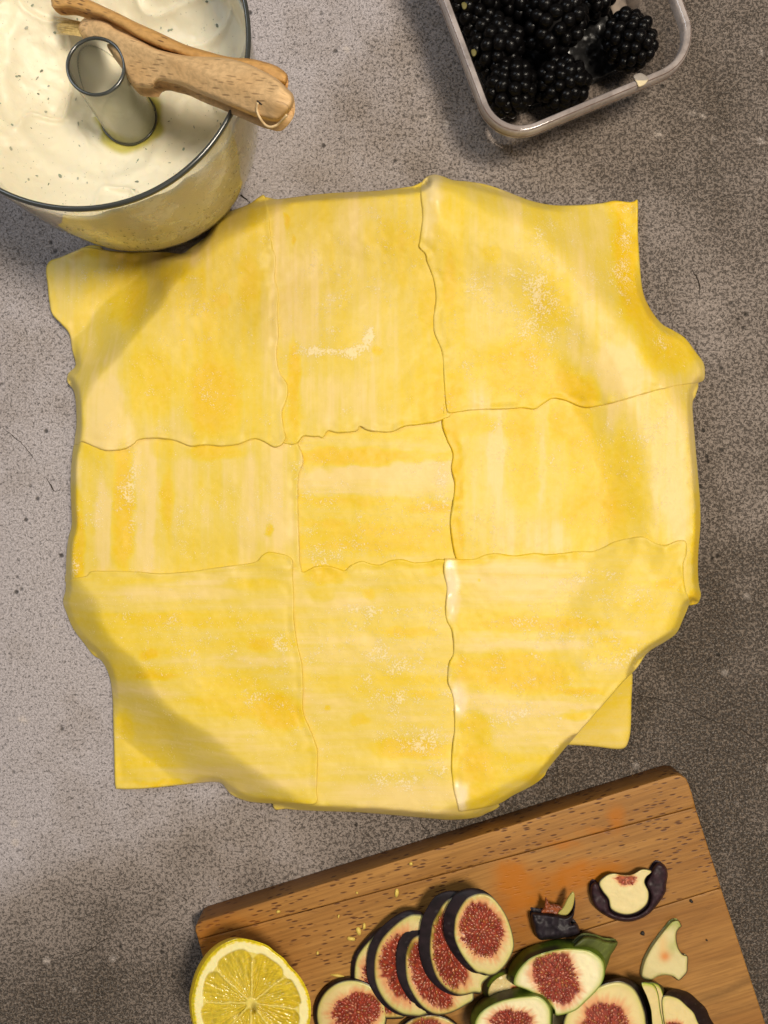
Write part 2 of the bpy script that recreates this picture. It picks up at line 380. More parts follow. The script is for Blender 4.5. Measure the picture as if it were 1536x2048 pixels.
BRr = [(888,1120),(897,1117),(946,1117),(972,1108),(999,1106),(1030,1110),(1070,1105),(1096,1108),(1127,1105),(1158,1101),(1185,1101),(1207,1093),(1229,1082),(1260,1075),(1287,1073),(1309,1084),(1331,1089),(1358,1080),(1373,1084),(1373,1111),(1367,1133),(1371,1177),(1379,1200),(1376,1215),(1366,1239),(1353,1266),(1331,1283),(1296,1305),(1274,1336),(1247,1363),(1220,1394),(1185,1434),(1150,1474),(1127,1500),(1096,1538),(1088,1553),(1065,1571),(1026,1591),(995,1609),(946,1620),(919,1623),(915,1611),(906,1575),(902,1531),(904,1496),(908,1456),(906,1398),(895,1363),(897,1328),(906,1305),(904,1266),(893,1243),(890,1221),(893,1177),(887,1146)]
TT = [(520,402),(560,398),(640,388),(700,384),(760,381),(820,373),(870,366),(900,480),(920,620),(925,760),(905,826),(890,838),(868,846),(838,850),(812,853),(800,857),(785,864),(765,865),(735,861),(720,853),(714,862),(690,866),(672,866),(657,862),(652,868),(645,878),(638,874),(625,874),(607,873),(598,884),(585,890),(560,885),(540,860),(520,700),(515,500)]
LL = [(149,886),(143,925),(141,965),(142,1000),(143,1050),(137,1075),(133,1105),(132,1140),(136,1170),(200,1182),(400,1175),(560,1165),(590,1170),(602,1160),(606,1148),(601,1125),(600,1100),(598,1060),(597,1000),(598,955),(607,925),(604,905),(596,886),(590,868),(560,862),(400,860),(250,866),(165,868)]
RR = [(884,838),(884,852),(893,880),(905,908),(902,935),(908,965),(906,1000),(900,1040),(903,1080),(912,1120),(930,1150),(1100,1140),(1260,1150),(1335,1175),(1362,1205),(1374,1211),(1386,1210),(1396,1206),(1402,1190),(1398,1170),(1396,1140),(1397,1100),(1401,1050),(1400,1000),(1396,950),(1390,880),(1385,810),(1392,790),(1393,762),(1340,752),(1100,770),(900,800),(886,815)]
BB = [(598,1135),(606,1143),(618,1138),(632,1132),(655,1131),(680,1137),(690,1140),(700,1131),(722,1121),(740,1126),(760,1129),(780,1120),(805,1118),(830,1124),(860,1122),(880,1118),(905,1130),(935,1200),(945,1400),(960,1570),(996,1606),(995,1616),(975,1626),(950,1636),(900,1640),(860,1637),(760,1628),(700,1624),(630,1622),(575,1618),(545,1609),(560,1500),(560,1300),(555,1160),(575,1135)]
CC_ = [(570,850),(700,840),(940,830),(945,1000),(940,1150),(760,1160),(575,1165),(565,1000)]
UNION = smooth_closed([(149,886),(142,925),(141,1000),(143,1050),(135,1085),(132,1140),(131,1181),(126,1204),(133,1226),(146,1257),(169,1288),(204,1323),(219,1354),(225,1398),(226,1443),(228,1509),(230,1571),(239,1578),(328,1574),(425,1564),(454,1580),(492,1602),(545,1610),(630,1622),(760,1628),(900,1640),(950,1636),(996,1612),(1065,1571),(1096,1538),(1150,1480),(1200,1494),(1240,1499),(1254,1490),(1262,1450),(1265,1348),(1296,1305),(1353,1266),(1376,1212),(1398,1203),(1402,1190),(1396,1140),(1401,1050),(1396,950),(1386,810),(1396,768),(1409,757),(1408,728),(1371,677),(1322,646),(1285,578),(1276,463),(1274,400),(1203,406),(1105,410),(1026,388),(937,363),(866,349),(842,372),(760,381),(529,400),(439,431),(412,473),(364,507),(257,504),(173,494),(100,522),(92,539),(104,628),(138,668),(151,730),(135,750),(149,787),(153,845)], 8)
def duni(x, y):
    d, i_ = sdist(np.stack([x, y], -1), UNION); return np.where(i_, d, 0)
def zbase(x, y):
    dx = x - 755; dy = y - 992; r = np.hypot(dx, dy)
    a = np.arctan2(dy, dx)
    card = np.cos(2 * a) ** 2; gbr = np.exp(-((a - .80) / .42) ** 2); rr = r + 14 * vnoise(a * 3 + 9, r * 0, 3) + 10 * vnoise(x / 70, y / 70, 41) - 45 * card * card - 75 * gbr
    u_ = np.clip((rr - 584) / (122 + 40 * vnoise(a * 2 + 1, 0 * r, 5)), 0, 1); u_ = np.sqrt(u_ * u_ + .055) - .2345; z = 25 * np.clip(1 - u_, 0, 1) ** 1.95
    sag = 1.8 + (4.4 * np.clip(np.cos(a + .15), 0, 1) + 1.6 * np.clip(np.cos(a + 1.6), 0, 1)) * ss(60, 420, r)
    z = z - sag * (1 - ss(430, 565, r + 12 * vnoise(a * 2 + 3, r * 0, 8)))
    z = z + 1.1 * fbm(x / 150, y / 150, 11, 2) + .34 * fbm(x / 38, y / 38, 12, 3)
    # broad hollows and folds
    for cx, cy, rx, ry, an, h in ((1235,1050,60,90,0,-1.2),(1150,830,70,80,0,-1.5),(640,520,110,45,-.1,-.9),(300,560,50,90,.9,-1.5),(220,700,35,80,.2,-1.2),
                                  (205,860,45,55,0,1.3),(880,420,26,50,0,1.6),(870,395,16,22,0,1.5),(1120,1180,60,70,0,-1.0),(930,1480,40,70,0,-1.6),(800,1500,120,28,0,-1.0),(470,450,40,30,-.6,1.4),
                                  (350,560,80,26,.75,-1.2),(1290,1120,45,40,0,-1.0),(1330,1110,22,40,.1,.9),(560,1130,30,20,0,.8),(500,1150,14,30,0,-.5),(180,1190,40,22,-.3,1.0),(1375,1190,18,14,0,1.2),(1385,730,18,26,0,1.2)):
        c, s_ = math.cos(an), math.sin(an); u = ((x - cx) * c + (y - cy) * s_) / rx; v_ = (-(x - cx) * s_ + (y - cy) * c) / ry
        z = z + h * np.exp(-(u * u + v_ * v_))
    d = duni(x, y)
    far = ss(640, 720, r) * (1 - .999 * ss(.30, .65, card)) * (1 - gbr)
    z = z + far * (1.6 + 1.8 * np.exp(-(d / 14) ** 2) * ss(-.2, .6, vnoise(x / 90, y / 90, 31)))
    fall = .16 + .84 * ss(-2, 13, d) ** .8
    z = np.where(far < 1, z * (fall * (1 - far) + far), z)
    return np.maximum(z, 1.3) * MM
def streaks(x, y, vert, seed):
    return fbm(x / 46, y / 430, seed, 3) if vert else fbm(x / 430, y / 46, seed, 3)
BUT = {'TL':[(430,800,55,75,.55),(300,770,60,70,.25),(250,590,40,60,.3),(500,560,26,50,.3),(445,600,18,16,.35),(360,690,120,140,.15),(355,545,60,20,.2)],
 'TR':[(1255,500,26,130,.7),(1290,620,30,50,.6),(1340,700,60,45,.45),(1145,790,52,48,.75),(1040,740,90,60,.4),(1110,600,40,60,.3),(985,510,20,20,.2),(900,560,14,60,.35),(905,790,20,40,.4),(1240,403,30,7,.6)],
 'T':[(586,740,14,60,.6),(590,820,14,50,.4),(880,800,14,40,.5),(870,600,30,60,.25),(571,440,5,14,.7),(585,480,4,8,.7),(755,700,8,10,.5),(800,520,60,50,.15),(780,470,60,30,.2)],
 'L':[(247,1010,22,130,.62),(155,1100,16,70,.65),(150,1010,12,40,.5),(334,1000,13,60,.45),(245,1100,26,40,.2),(540,1060,8,10,.7),(430,905,50,16,.4),(300,900,200,20,.1),(430,960,30,60,.2)],
 'R':[(1038,850,28,42,.75),(1045,940,36,70,.35),(1120,840,20,36,.8),(1160,880,26,70,.35),(1240,960,70,100,.35),(1180,1030,60,60,.35),(900,870,18,60,.75),(915,960,14,60,.6),(912,1080,14,50,.6),(945,850,50,20,.5),(1393,1080,8,90,.5),(1385,1195,14,14,.6)],
 'C':[(720,912,130,17,.75),(640,917,60,20,.3),(860,1015,48,10,.55),(650,1048,50,8,.4),(760,1080,170,30,.35),(900,915,40,10,.4),(700,1000,150,10,.25)],
 'BL':[(560,1425,46,36,.65),(470,1395,100,40,.35),(310,1352,45,9,.55),(298,1310,16,8,.6),(520,1290,26,14,.4),(400,1240,150,16,.25),(500,1170,60,14,.2),(250,1450,20,30,.3),(330,1565,60,6,.4)],
 'B':[(820,1497,85,20,.55),(650,1150,45,20,.5),(740,1190,14,10,.5),(820,1265,50,10,.35),(640,1190,30,14,.2),(760,1360,140,40,.18),(870,1140,20,9,.3),(850,1390,30,10,.3),(655,1415,5,4,.8),(720,1440,20,12,.3)],
 'BR':[(1060,1250,160,17,.45),(1030,1345,120,38,.65),(920,1340,20,34,.3),(1160,1385,50,8,.5),(950,1480,36,60,.4),(1150,1430,24,10,.4),(1230,1300,60,24,.3),(930,1125,40,5,.6),(960,1159,4,3,.8),(1080,1560,30,12,.3),(960,1560,40,40,.3),(1340,1170,30,14,.4)]}
PAL = {'TL':[(215,840,42,75,.4),(540,600,20,220,.15),(240,740,30,80,.2)],'T':[(610,600,50,110,.3),(650,800,70,60,.15)],'TR':[(1235,740,55,50,.35),(1180,460,60,60,.1),(1258,440,14,30,.5)],
 'L':[(292,1010,20,150,.4),(205,1050,18,100,.4),(470,980,120,90,.15),(560,1060,40,40,.2)],'R':[(990,900,16,80,.35),(1084,930,9,70,.3),(1340,940,50,140,.3),(1090,1070,90,30,.15)],
 'C':[(740,968,150,32,.42),(885,960,30,40,.2)],'BL':[(470,1325,140,12,.3),(480,1530,120,50,.2),(370,1180,140,20,.2)],'B':[(760,1230,140,25,.15),(780,1590,160,30,.2)],
 'BR':[(905,1180,14,60,.6),(918,1395,16,24,.5),(922,1590,12,25,.6),(1050,1160,130,40,.25),(1040,1415,130,14,.3),(1100,1290,150,8,.2)]}
FLO = {'TL':[(240,560,60,50,.35),(380,600,60,40,.4),(280,780,40,40,.2),(400,800,60,60,.25),(150,560,40,30,.3)],'TR':[(1075,560,45,75,.95),(1000,590,50,70,.45),(1050,690,50,60,.6),(1140,670,40,50,.55),(1250,500,18,90,.8),(1190,560,80,40,.25),(1320,680,30,20,.6),(940,560,30,60,.35),(940,730,40,60,.4),(1100,450,80,50,.2),(860,375,14,30,.4)],
 'T':[(655,704,34,7,1.7),(696,711,22,7,1.9),(718,700,14,8,1.8),(730,682,8,16,1.8),(737,662,6,12,1.4),(660,560,70,70,.45),(790,430,60,60,.3),(570,715,14,14,.9),(620,700,20,8,.9),(700,640,120,90,.2)],
 'L':[(262,990,12,120,.65),(152,1130,12,40,.8),(200,1000,80,80,.3),(450,1000,160,80,.2)],'R':[(1000,870,30,40,.5),(1120,940,60,80,.3),(1300,870,80,60,.35),(1240,950,50,50,.2),(1000,1060,90,50,.25)],
 'C':[(640,1000,50,25,.6),(850,1015,60,20,.7),(750,1080,120,40,.4),(640,1110,40,20,.8),(890,960,16,30,.7),(700,890,120,20,.2),(870,925,40,10,.6)],
 'BL':[(530,1400,60,50,.5),(420,1270,180,60,.3),(560,1280,30,30,.6),(340,1250,30,20,.3),(420,1350,80,40,.3)],
 'B':[(825,1485,70,28,1.05),(780,1560,60,22,.9),(830,1390,80,60,.55),(790,1310,80,60,.55),(700,1260,90,60,.35),(740,1220,150,8,.7),(640,1350,30,90,.3),(870,1560,30,40,.5)],
 'BR':[(1250,1312,55,17,1.0),(1160,1275,120,30,.5),(1030,1240,60,14,.9),(1080,1340,120,40,.45),(1050,1425,60,20,.6),(1200,1180,90,50,.45),(1130,1155,50,10,.7),(1000,1430,50,30,.4),(950,1500,60,50,.3),(1180,1390,50,10,.5),(1280,1200,60,30,.5)],
 'F':[(1225,1470,20,20,.4)]}
WET_GLINT = {'BR':[(903,1170,12,60,1),(918,1395,16,30,1),(922,1590,14,30,1)],'TR':[(866,375,20,30,.7),(860,440,14,40,.5)]}
def spots(L, x, y, p=2, seed=3):
    wx = x + 7 * fbm(x / 22, y / 22, seed, 2); wy = y + 7 * fbm(x / 22, y / 22, seed + 5, 2); s_ = 0 * x
    for cx, cy, rx, ry, st in L:
        q = ((wx - cx) / rx) ** 2 + ((wy - cy) / ry) ** 2
        s_ = s_ + st * np.exp(-(q ** (p / 2.0)) * .9)
    return s_
def dattr(key, vert):
    sd = sum(map(ord, key)) % 97
    def f(x, y, d):
        stk = streaks(x, y, vert, sd); st2 = streaks(x * 3.2, y * 3.2, vert, sd + 7)
        b = .27 + .30 * stk + .15 * st2 + 1.25 * spots(BUT.get(key, []), x, y, 5, sd) - spots(PAL.get(key, []), x, y, 5, sd + 3) + .08 * fbm(x / 120, y / 120, sd + 11)
        fl = .22 + .22 * fbm(x / 110, y / 110, sd + 20, 2) + spots(FLO.get(key, []), x, y, 2, sd + 9)
        return {'butter': np.clip(b, 0, 1), 'flour': np.clip(fl, 0, 1.6), 'wet_glint': np.clip(spots(WET_GLINT.get(key, []), x, y, 3, 1), 0, 1)}
    return f
pastry = thing('pastry', (0, 0, 0), 'large yellow pastry of nine pressed together dough sheets draped over a round dish', 'pastry')
def dsheet(key, pts, off, vert, label=None, thick=1.5):
    P = smooth_closed(pts, 4.0)
    t = thick * MM
    def zf(x, y):
        z = zbase(x, y) + off * MM
        # pressed scallops along the cut edge
        d = sdist(np.stack([x, y], -1), P)[0]
        z = z + .50 * MM * vnoise(x / 19, y / 19, 61 + len(pts)) * np.exp(-(d / 20) ** 2) - .18 * MM * np.exp(-((d - 13) / 6) ** 2)
        return z
    o = slab('dough_sheet', P, zf, t, 3.4, M_dv if vert else M_dh, pastry, grid=4.0, attr=dattr(key, vert), floor=.0005)
    if label: o['label'] = label
    return o
dsheet('C', CC_, -.2, False, 'middle dough sheet with a deep yellow butter band')
dsheet('L', LL, 1.0, True, 'left dough sheet with upright yellow and pale stripes')
dsheet('R', RR, 1.25, True, 'right dough sheet with upright yellow stripes')
dsheet('T', TT, 1.5, True, 'top dough sheet with a curved flour streak')
dsheet('B', BB, 1.1, False, 'bottom dough sheet dusted with flour')
dsheet('TL', TL, 2.4, True, 'upper left corner dough sheet'); dsheet('TR', TR, 2.3, True, 'upper right corner dough sheet with floured edge')
dsheet('BL', BL, 2.2, False, 'lower left corner dough sheet'); dsheet('BR', BRr, 2.3, False, 'lower right corner dough sheet with its tip folded under')
FOLD = smooth_closed([(1235,1330),(1262,1343),(1265,1362),(1263,1400),(1262,1450),(1259,1475),(1253,1492),(1243,1498),(1225,1498),(1195,1494),(1160,1491),(1125,1489),(1100,1480),(1160,1400)], 4)
slab('folded_corner', FOLD, lambda x, y: (3.2 + 5 * ss(80, 0, (x * .66 + y * .75) - 1800) + .6 * np.exp(-((x - 1240) ** 2 + (y - 1480) ** 2) / 300)) * MM, 1.6 * MM, 6, M_dough, pastry, attr=dattr('F', False), floor=.0004)
FLAP = smooth_closed([(160,505),(163,498),(178,491),(196,491),(205,497),(215,515),(180,520)], 4)
slab('folded_corner', FLAP, lambda x, y: 2.2 * MM + 0 * x, 1.2 * MM, 4, M_dough, pastry, attr=dattr('F', False), floor=.0004)

# ------------------------------------------------------------------ cutting board
TB = .0135
def on_line(p, q, x): return p[1] + (q[1] - p[1]) * (x - p[0]) / (q[0] - p[0])
j1 = ((411, 1875), (1368, 1620)); j2 = ((1157, 1864), (1442, 1775))
board = thing('cutting_board', (0, 0, 0), 'rectangular beech wood cutting board with rounded corners holding figs and lemon', 'cutting board')
def line_pts(p, q, n=2): return [(p[0] + (q[0] - p[0]) * t, p[1] + (q[1] - p[1]) * t) for t in np.linspace(0, 1, n)]
def dens(poly, step=10):
    out = []
    for i in range(len(poly)):
        a = np.array(poly[i], float); b = np.array(poly[(i + 1) % len(poly)], float); m = max(1, int(np.hypot(*(b - a)) / step))
        out += [a + (b - a) * k / m for k in range(m)]
    return np.array(out)
xl1 = 396.5; yl1 = on_line(*j1, xl1); xr1 = 1390.5; yr1 = on_line(*j1, xr1)
topstrip = [(xl1, yl1 - .6), (391, 1862), (391, 1853), (395, 1847), (403, 1842.5), (1335, 1554), (1350, 1550), (1362, 1551), (1372, 1557), (1377, 1568), (1383, 1585), (xr1, yr1 - .6)]
xl2 = 437; xr2 = 1441.5; yr2 = on_line(*j2, xr2)
midp = [(xl1, yl1 + .6), (xr1, yr1 + .6), (xr2, yr2 - .5), (452, on_line(*j2, 452) - .5)]
botp = [(452, on_line(*j2, 452) + .5), (xr2, yr2 + .5), (1480, 1893), (1530, 2046), (1590, 2235), (1594, 2250), (1588, 2262), (1575, 2270), (640, 2560), (620, 2562), (606, 2552), (600, 2538)]
def stain(x, y, d):
    s_ = spots([(1030,1775,42,50,.75),(1020,1740,30,16,.35),(1160,1752,80,26,.55),(1235,1636,18,22,.6),(1125,1690,34,9,.5),(1180,1665,34,8,.35),(1110,1790,60,30,.35),(1200,1735,70,20,.3),(1060,1840,50,60,.3),(420,1890,30,30,.5),(470,1850,60,30,.25)], x, y, 3, 4)
    pl = ss(-3, 6, y - (1864 - .3125 * (x - 1157)))
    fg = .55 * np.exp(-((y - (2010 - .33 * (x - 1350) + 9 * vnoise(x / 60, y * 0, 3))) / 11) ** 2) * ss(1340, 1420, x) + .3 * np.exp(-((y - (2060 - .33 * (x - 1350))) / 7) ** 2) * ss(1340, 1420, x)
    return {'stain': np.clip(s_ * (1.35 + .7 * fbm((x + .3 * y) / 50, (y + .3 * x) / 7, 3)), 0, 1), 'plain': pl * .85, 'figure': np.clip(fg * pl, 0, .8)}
for pp in (topstrip, midp, botp):
    slab('plank', dens(pp, 8), lambda x, y: TB + 0 * x, TB - .0004, 2.5, M_board, board, grid=9, rings=(.8, 1.8, 3), attr=stain, edge_depth=.0005)

def zb(px): return TB
# ------------------------------------------------------------------ figs
M_flesh = make_vcol('fig_flesh', .38, .5, .2, .00010, 700)
M_seed = make_vcol('fig_seed', .25, .5, 0, 0, 500, .3)
M_skin = make_vcol('fig_skin', .5, .3, 0, .00007, 900)
def ico(sub=1):
    import bmesh
    bm = bmesh.new(); bmesh.ops.create_icosphere(bm, subdivisions=sub, radius=1)
    V = np.array([v.co[:] for v in bm.verts]); F = [tuple(v.index for v in f.verts) for f in bm.faces]; bm.free(); return V, F
ICV, ICF = ico(1); IC2V, IC2F = ico(2)
FIGS = 0
def fig(name, label, face, zc, grad, back, pulp, skin='purple', zback=None, bulge=.04, seedn=170, group='fig slices on the board', pale=0.0, greenrim=.5, stripes=0.0, cat='fig', pulpcol=0):
    """face: outline px; zc height mm above board of the face centre; grad mm/px; back=(dx,dy,scale); pulp=(cx,cy,rx,ry,rot)"""
    global FIGS; FIGS += 1; sd = 100 + FIGS * 13
    t = thing(name, (0, 0, 0), label, cat, group)
    P = resample(smooth_closed(face, 3), 120); c = P.mean(0); NR = 34
    def zf(x, y): return TB + (zc + grad[0] * (x - c[0]) + grad[1] * (y - c[1])) * MM
    pts = [c[None]] + [c + (P - c) * (i / NR) ** .85 for i in range(1, NR + 1)]
    Q = np.vstack(pts); x, y = Q[:, 0], Q[:, 1]
    rho = np.r_[0, np.repeat([(i / NR) ** .85 for i in range(1, NR + 1)], 120)]
    ca, sa = math.cos(pulp[4]), math.sin(pulp[4])
    u = ((x - pulp[0]) * ca + (y - pulp[1]) * sa) / pulp[2]; v = (-(x - pulp[0]) * sa + (y - pulp[1]) * ca) / pulp[3]
    ang = np.arctan2(v, u); q = np.hypot(u, v)
    q2 = q + .12 * vnoise(ang * 2.2 + 7, 0 * ang, sd) + .10 * vnoise(ang * 14, q * 1.5, sd + 1)
    inp = ss(1.06, .90, q2); halo = ss(1.40, 1.0, q2 + .10 * vnoise(ang * 22, q * 2, sd + 9))
    cream = np.array([.70, .56, .25]) * (1 - pale) + np.array([.82, .74, .46]) * pale
    col = cream[None] * (1 + .06 * fbm(x / 12, y / 12, sd + 3)[:, None])
    col = col + (np.array([.68, .25, .10]) - col) * (halo * .75)[:, None]
    red = np.array([.23, .028, .010]) if not pulpcol else np.array([.33, .07, .02])
    deep = red * (1 + .5 * vnoise(x / 5, y / 5, sd + 4)[:, None])
    col = col + (deep - col) * inp[:, None]
    gr = ss(.80, 1.0, rho) * greenrim
    col = col + (np.array([.40, .45, .05]) - col) * gr[:, None]
    sk = ss(.962, .985, rho)
    skc = np.array([.018, .010, .012]) if skin == 'purple' else np.array([.16, .23, .02])
    col = col + (skc - col) * sk[:, None]
    z = zf(x, y) - .35 * MM * inp + .18 * MM * fbm(x / 9, y / 9, sd + 6) * (1 - sk) - .5 * MM * ss(.93, 1.0, rho)
    V = W(x, y, z); F = [(0, 1 + (k + 1) % 120, 1 + k) for k in range(120)]
    for i in range(NR - 1):
        a = 1 + i * 120; b = a + 120
        F += [(a + k, a + (k + 1) % 120, b + (k + 1) % 120, b + k) for k in range(120)]
    def orient(V, F):
        f = F[len(F) // 2]; n = np.cross(V[f[1]] - V[f[0]], V[f[2]] - V[f[0]])
        return F if n[2] > 0 else [f[::-1] for f in F]
    mesh_obj('flesh', V, orient(V, F), M_flesh, t, cols=np.clip(col, 0, 1))
    # seeds
    SV, SF, SCc = [], [], []; placed = []
    tries = 0
    while len(placed) < seedn and tries < 4000:
        tries += 1
        rr = math.sqrt(random.random()) * 1.0; th = random.random() * 6.283
        uu, vv = rr * math.cos(th), rr * math.sin(th)
        sx = pulp[0] + (uu * pulp[2] * ca - vv * pulp[3] * sa); sy = pulp[1] + (uu * pulp[2] * sa + vv * pulp[3] * ca)
        if any((sx - a) ** 2 + (sy - b) ** 2 < 5.4 ** 2 for a, b in placed): continue
        placed.append((sx, sy))
    if placed:
        d, ins = sdist(np.array(placed), P); placed = [p for p, dd, ii in zip(placed, d, ins) if ii and dd > 6]
    for sx, sy in placed:
        dirx, diry = sx - pulp[0], sy - pulp[1]; th = math.atan2(-diry, dirx) + random.gauss(0, .35)
        L_ = random.uniform(3.4, 5.4); w_ = random.uniform(1.7, 2.7)
        if random.random() < .15: L_ = w_ = 2.6
        E = ICV * np.array([L_ * S, w_ * S, w_ * S * .9]); R_ = np.array([[math.cos(th), -math.sin(th), 0], [math.sin(th), math.cos(th), 0], [0, 0, 1]])
        cc = W(sx, sy, float(zf(np.array(sx), np.array(sy))) - .30 * MM); n0 = len(SV)
        SV += list(E @ R_.T + cc); SF += [tuple(i + n0 for i in f) for f in ICF]
        base = random.choice([(.42, .08, .045), (.46, .12, .065), (.33, .045, .025), (.50, .17, .09), (.40, .12, .03)])
        k_ = random.uniform(.6, 1.05); SCc += [tuple(q_ * k_ for q_ in base)] * len(ICV)
    if SV: s_ = mesh_obj('seeds', SV, SF, M_seed, t, cols=np.array(SCc)); s_['kind'] = 'stuff'
    # skin
    zb_ = (zback if zback is not None else 0.15)
    Pb = c + (P - c) * back[2] + np.array(back[:2]); rings = []; NB = 9; zs = []
    edge = zf(P[:, 0], P[:, 1]) - .45 * MM
    for j in range(NB + 1):
        t_ = j / NB; b = 1 + bulge * math.sin(math.pi * t_)
        Pj = c + np.array(back[:2]) * t_ + ((P + (Pb - P) * t_) - c - np.array(back[:2]) * t_) * b
        zj = np.maximum(edge * (1 - t_) + (TB + zb_ * MM) * t_, TB + .0001)
        rings.append(W(Pj[:, 0], Pj[:, 1], zj)); zs.append(t_)
    if zb_ > 1:
        Pj = c + np.array(back[:2]) + (P - c) * .72; rings.append(W(Pj[:, 0], Pj[:, 1], TB + .0002 + 0 * Pj[:, 0])); NB += 1
    rings.append(np.repeat(rings[-1].mean(0)[None], 120, 0))
    V = np.vstack(rings); F = []
    for j in range(NB + 1):
        a = j * 120; b = a + 120
        F += [(a + k, b + k, b + (k + 1) % 120, a + (k + 1) % 120) for k in range(120)]
    x = np.tile(P[:, 0], NB + 2); y = np.tile(P[:, 1], NB + 2); an = np.arctan2(y - c[1], x - c[0]); jj = np.repeat(np.arange(NB + 2), 120) / NB
    if skin == 'purple':
        sc_ = np.array([.012, .006, .008])[None] * (1 + .5 * vnoise(an * 8, jj * 2, sd)[:, None]) + .012 * (np.clip(vnoise(an * 40, jj * 9, sd + 8), .75, 1)[:, None] - .75) * 10
    else:
        gmix = ss(-.2, .5, vnoise(an * 1.6 + 3, jj * 1.2, sd) + stripes)[:, None]
        gcol = np.array([.13, .19, .015])[None] * (1 + .25 * vnoise(an * 12, jj * 2, sd + 2)[:, None])
        sc_ = gcol * (1 - gmix) + np.array([.045, .040, .018]) * gmix
    mesh_obj('skin', V, F, M_skin, t, cols=np.clip(sc_, 0, 1))
    return t
def Z3(pts, sc, ox, oy): return [(ox + a / sc, oy + b / sc) for a, b in pts]
def ell(cx, cy, rx, ry, rot=0, n=18, squeeze=0):
    o = []
    for k in range(n):
        a = 2 * math.pi * k / n; x = rx * math.cos(a); y = ry * math.sin(a); x *= 1 + squeeze * math.sin(a)
        o.append((cx + x * math.cos(rot) - y * math.sin(rot), cy + x * math.sin(rot) + y * math.cos(rot)))
    return o
s5 = 5.12
# the leaning row, from the back (left) to the front (right)
fig('fig_slice', 'round fig slice lying flat beside the lemon half, lower left of the leaning row', ell(703,2030,70,70), 4.5, (.005,0), (-4,-3,1.02), (712,2024,48,38,-.25))
fig('fig_slice', 'hindmost fig slice of the leaning row, farthest left', Z3([(850,610),(760,670),(640,800),(580,900),(556,1020),(560,1200),(600,1310),(680,1420),(760,1485),(860,1515),(1000,1515),(1080,1490),(1150,1300),(1150,900),(1050,650),(950,590)], s5, 600, 1740), 5.0, (.035,0), (-7,-3,1.0), (768,1968,40,58,-.35), zback=0.3)
fig('fig_slice', 'second fig slice from the left in the leaning row', Z3([(1190,450),(1090,475),(960,570),(840,700),(780,830),(757,980),(770,1150),(830,1290),(920,1400),(1040,1475),(1150,1495),(1260,1490),(1400,1400),(1440,1100),(1400,800),(1300,500)], s5, 600, 1740), 8.0, (.035,0), (-14,-6,1.01), (815,1936,50,72,-.4), zback=5.0)
fig('fig_slice', 'third fig slice from the left in the leaning row', Z3([(1200,670),(1130,730),(1085,850),(1078,1000),(1100,1150),(1170,1300),(1260,1410),(1370,1475),(1480,1480),(1600,1440),(1720,1370),(1775,1330),(1770,1240),(1700,1150),(1650,1000),(1560,800),(1400,620)], s5, 600, 1740), 10.5, (.033,0), (-17,-7,1.02), (862,1948,38,74,-.45), zback=7.8)
fig('fig_slice', 'fourth fig slice of the leaning row, just behind the foremost one', Z3([(320,180),(240,240),(160,370),(120,470),(98,650),(105,800),(150,960),(210,1060),(300,1140),(400,1180),(480,1175),(560,1155),(625,1160),(632,1120),(640,1060),(760,900),(760,500),(560,200),(420,160)], s5, 840, 1760), 13.5, (.032,0), (-20,-8,1.02), (898,1900,34,80,-.2), zback=10.3)
fig('fig_slice', 'foremost oval fig slice on top of the leaning row, whole red centre in view', Z3([(625,135),(560,145),(480,185),(420,260),(365,370),(348,480),(350,590),(385,690),(440,790),(510,880),(580,945),(650,960),(710,978),(780,960),(860,890),(920,800),(955,720),(963,650),(945,540),(900,400),(840,290),(760,190),(690,145)], s5, 840, 1760), 17.0, (.018,0), (-20,-9,1.02), (963,1862,41,55,-.35), seedn=230, zback=13.8)
# lower figs
fig('fig_slice', 'pale pink fig slice peeping out under the leaning row at the bottom edge', ell(860,2092,72,62), 4.0, (0,0), (-3,-2,1.02), (850,2085,56,48,0))
fig('fig_piece', 'small dark fig piece tucked between the leaning row and the green fig', ell(1008,1975,36,24,-.6), 4.0, (0,.03), (-10,-8,1.05), (1040,1985,20,14,0), skin='green', seedn=10, stripes=.5)
fig('fig_half', 'large green skinned fig half with a pointed tip and white flesh', Z3([(1536,700),(1400,712),(1250,750),(1130,800),(1040,880),(985,960),(960,1040),(975,1080),(1080,1120),(1200,1180),(1320,1260),(1380,1340),(1390,1385),(1480,1375),(1600,1330),(1700,1240),(1810,1130),(1870,1040),(1890,930),(1870,830),(1800,760),(1700,715)], s5, 840, 1760), 12, (.010,.01), (-8,-16,1.06), (1112,1955,42,56,-.55), skin='green', pale=.9, stripes=-.1, seedn=190, greenrim=.65, group='green fig pieces on the board')
fig('fig_half', 'green and brown skinned fig half lowest beside the leaning row', Z3([(1130,1187),(1000,1200),(850,1230),(730,1280),(640,1340),(590,1400),(560,1480),(560,1600),(700,1750),(950,1800),(1200,1740),(1320,1600),(1340,1380),(1320,1290),(1260,1220),(1200,1190)], s5, 840, 1760), 15, (.010,.01), (-2,-20,1.07), (1022,2052,42,34,0), skin='green', pale=.8, stripes=.25, seedn=150, greenrim=.65, group='green fig pieces on the board')
fig('fig_slice', 'broad fig slice with purple rim at the bottom edge, red centre notched', Z3([(640,825),(540,835),(440,870),(330,930),(230,1010),(160,1100),(120,1200),(120,1350),(200,1500),(400,1600),(620,1600),(800,1500),(870,1330),(868,1180),(850,1080),(800,950),(740,870)], 4.518, 1100, 1780), 12, (-.01,.01), (7,-3,1.03), (1212,2066,52,60,0), greenrim=.45, seedn=190)
fig('fig_slice', 'thin pink edged slice showing under the broad fig slice', ell(1135,2060,60,40), 3.0, (0,0), (-2,-2,1.02), (1140,2070,30,20,0), seedn=40)
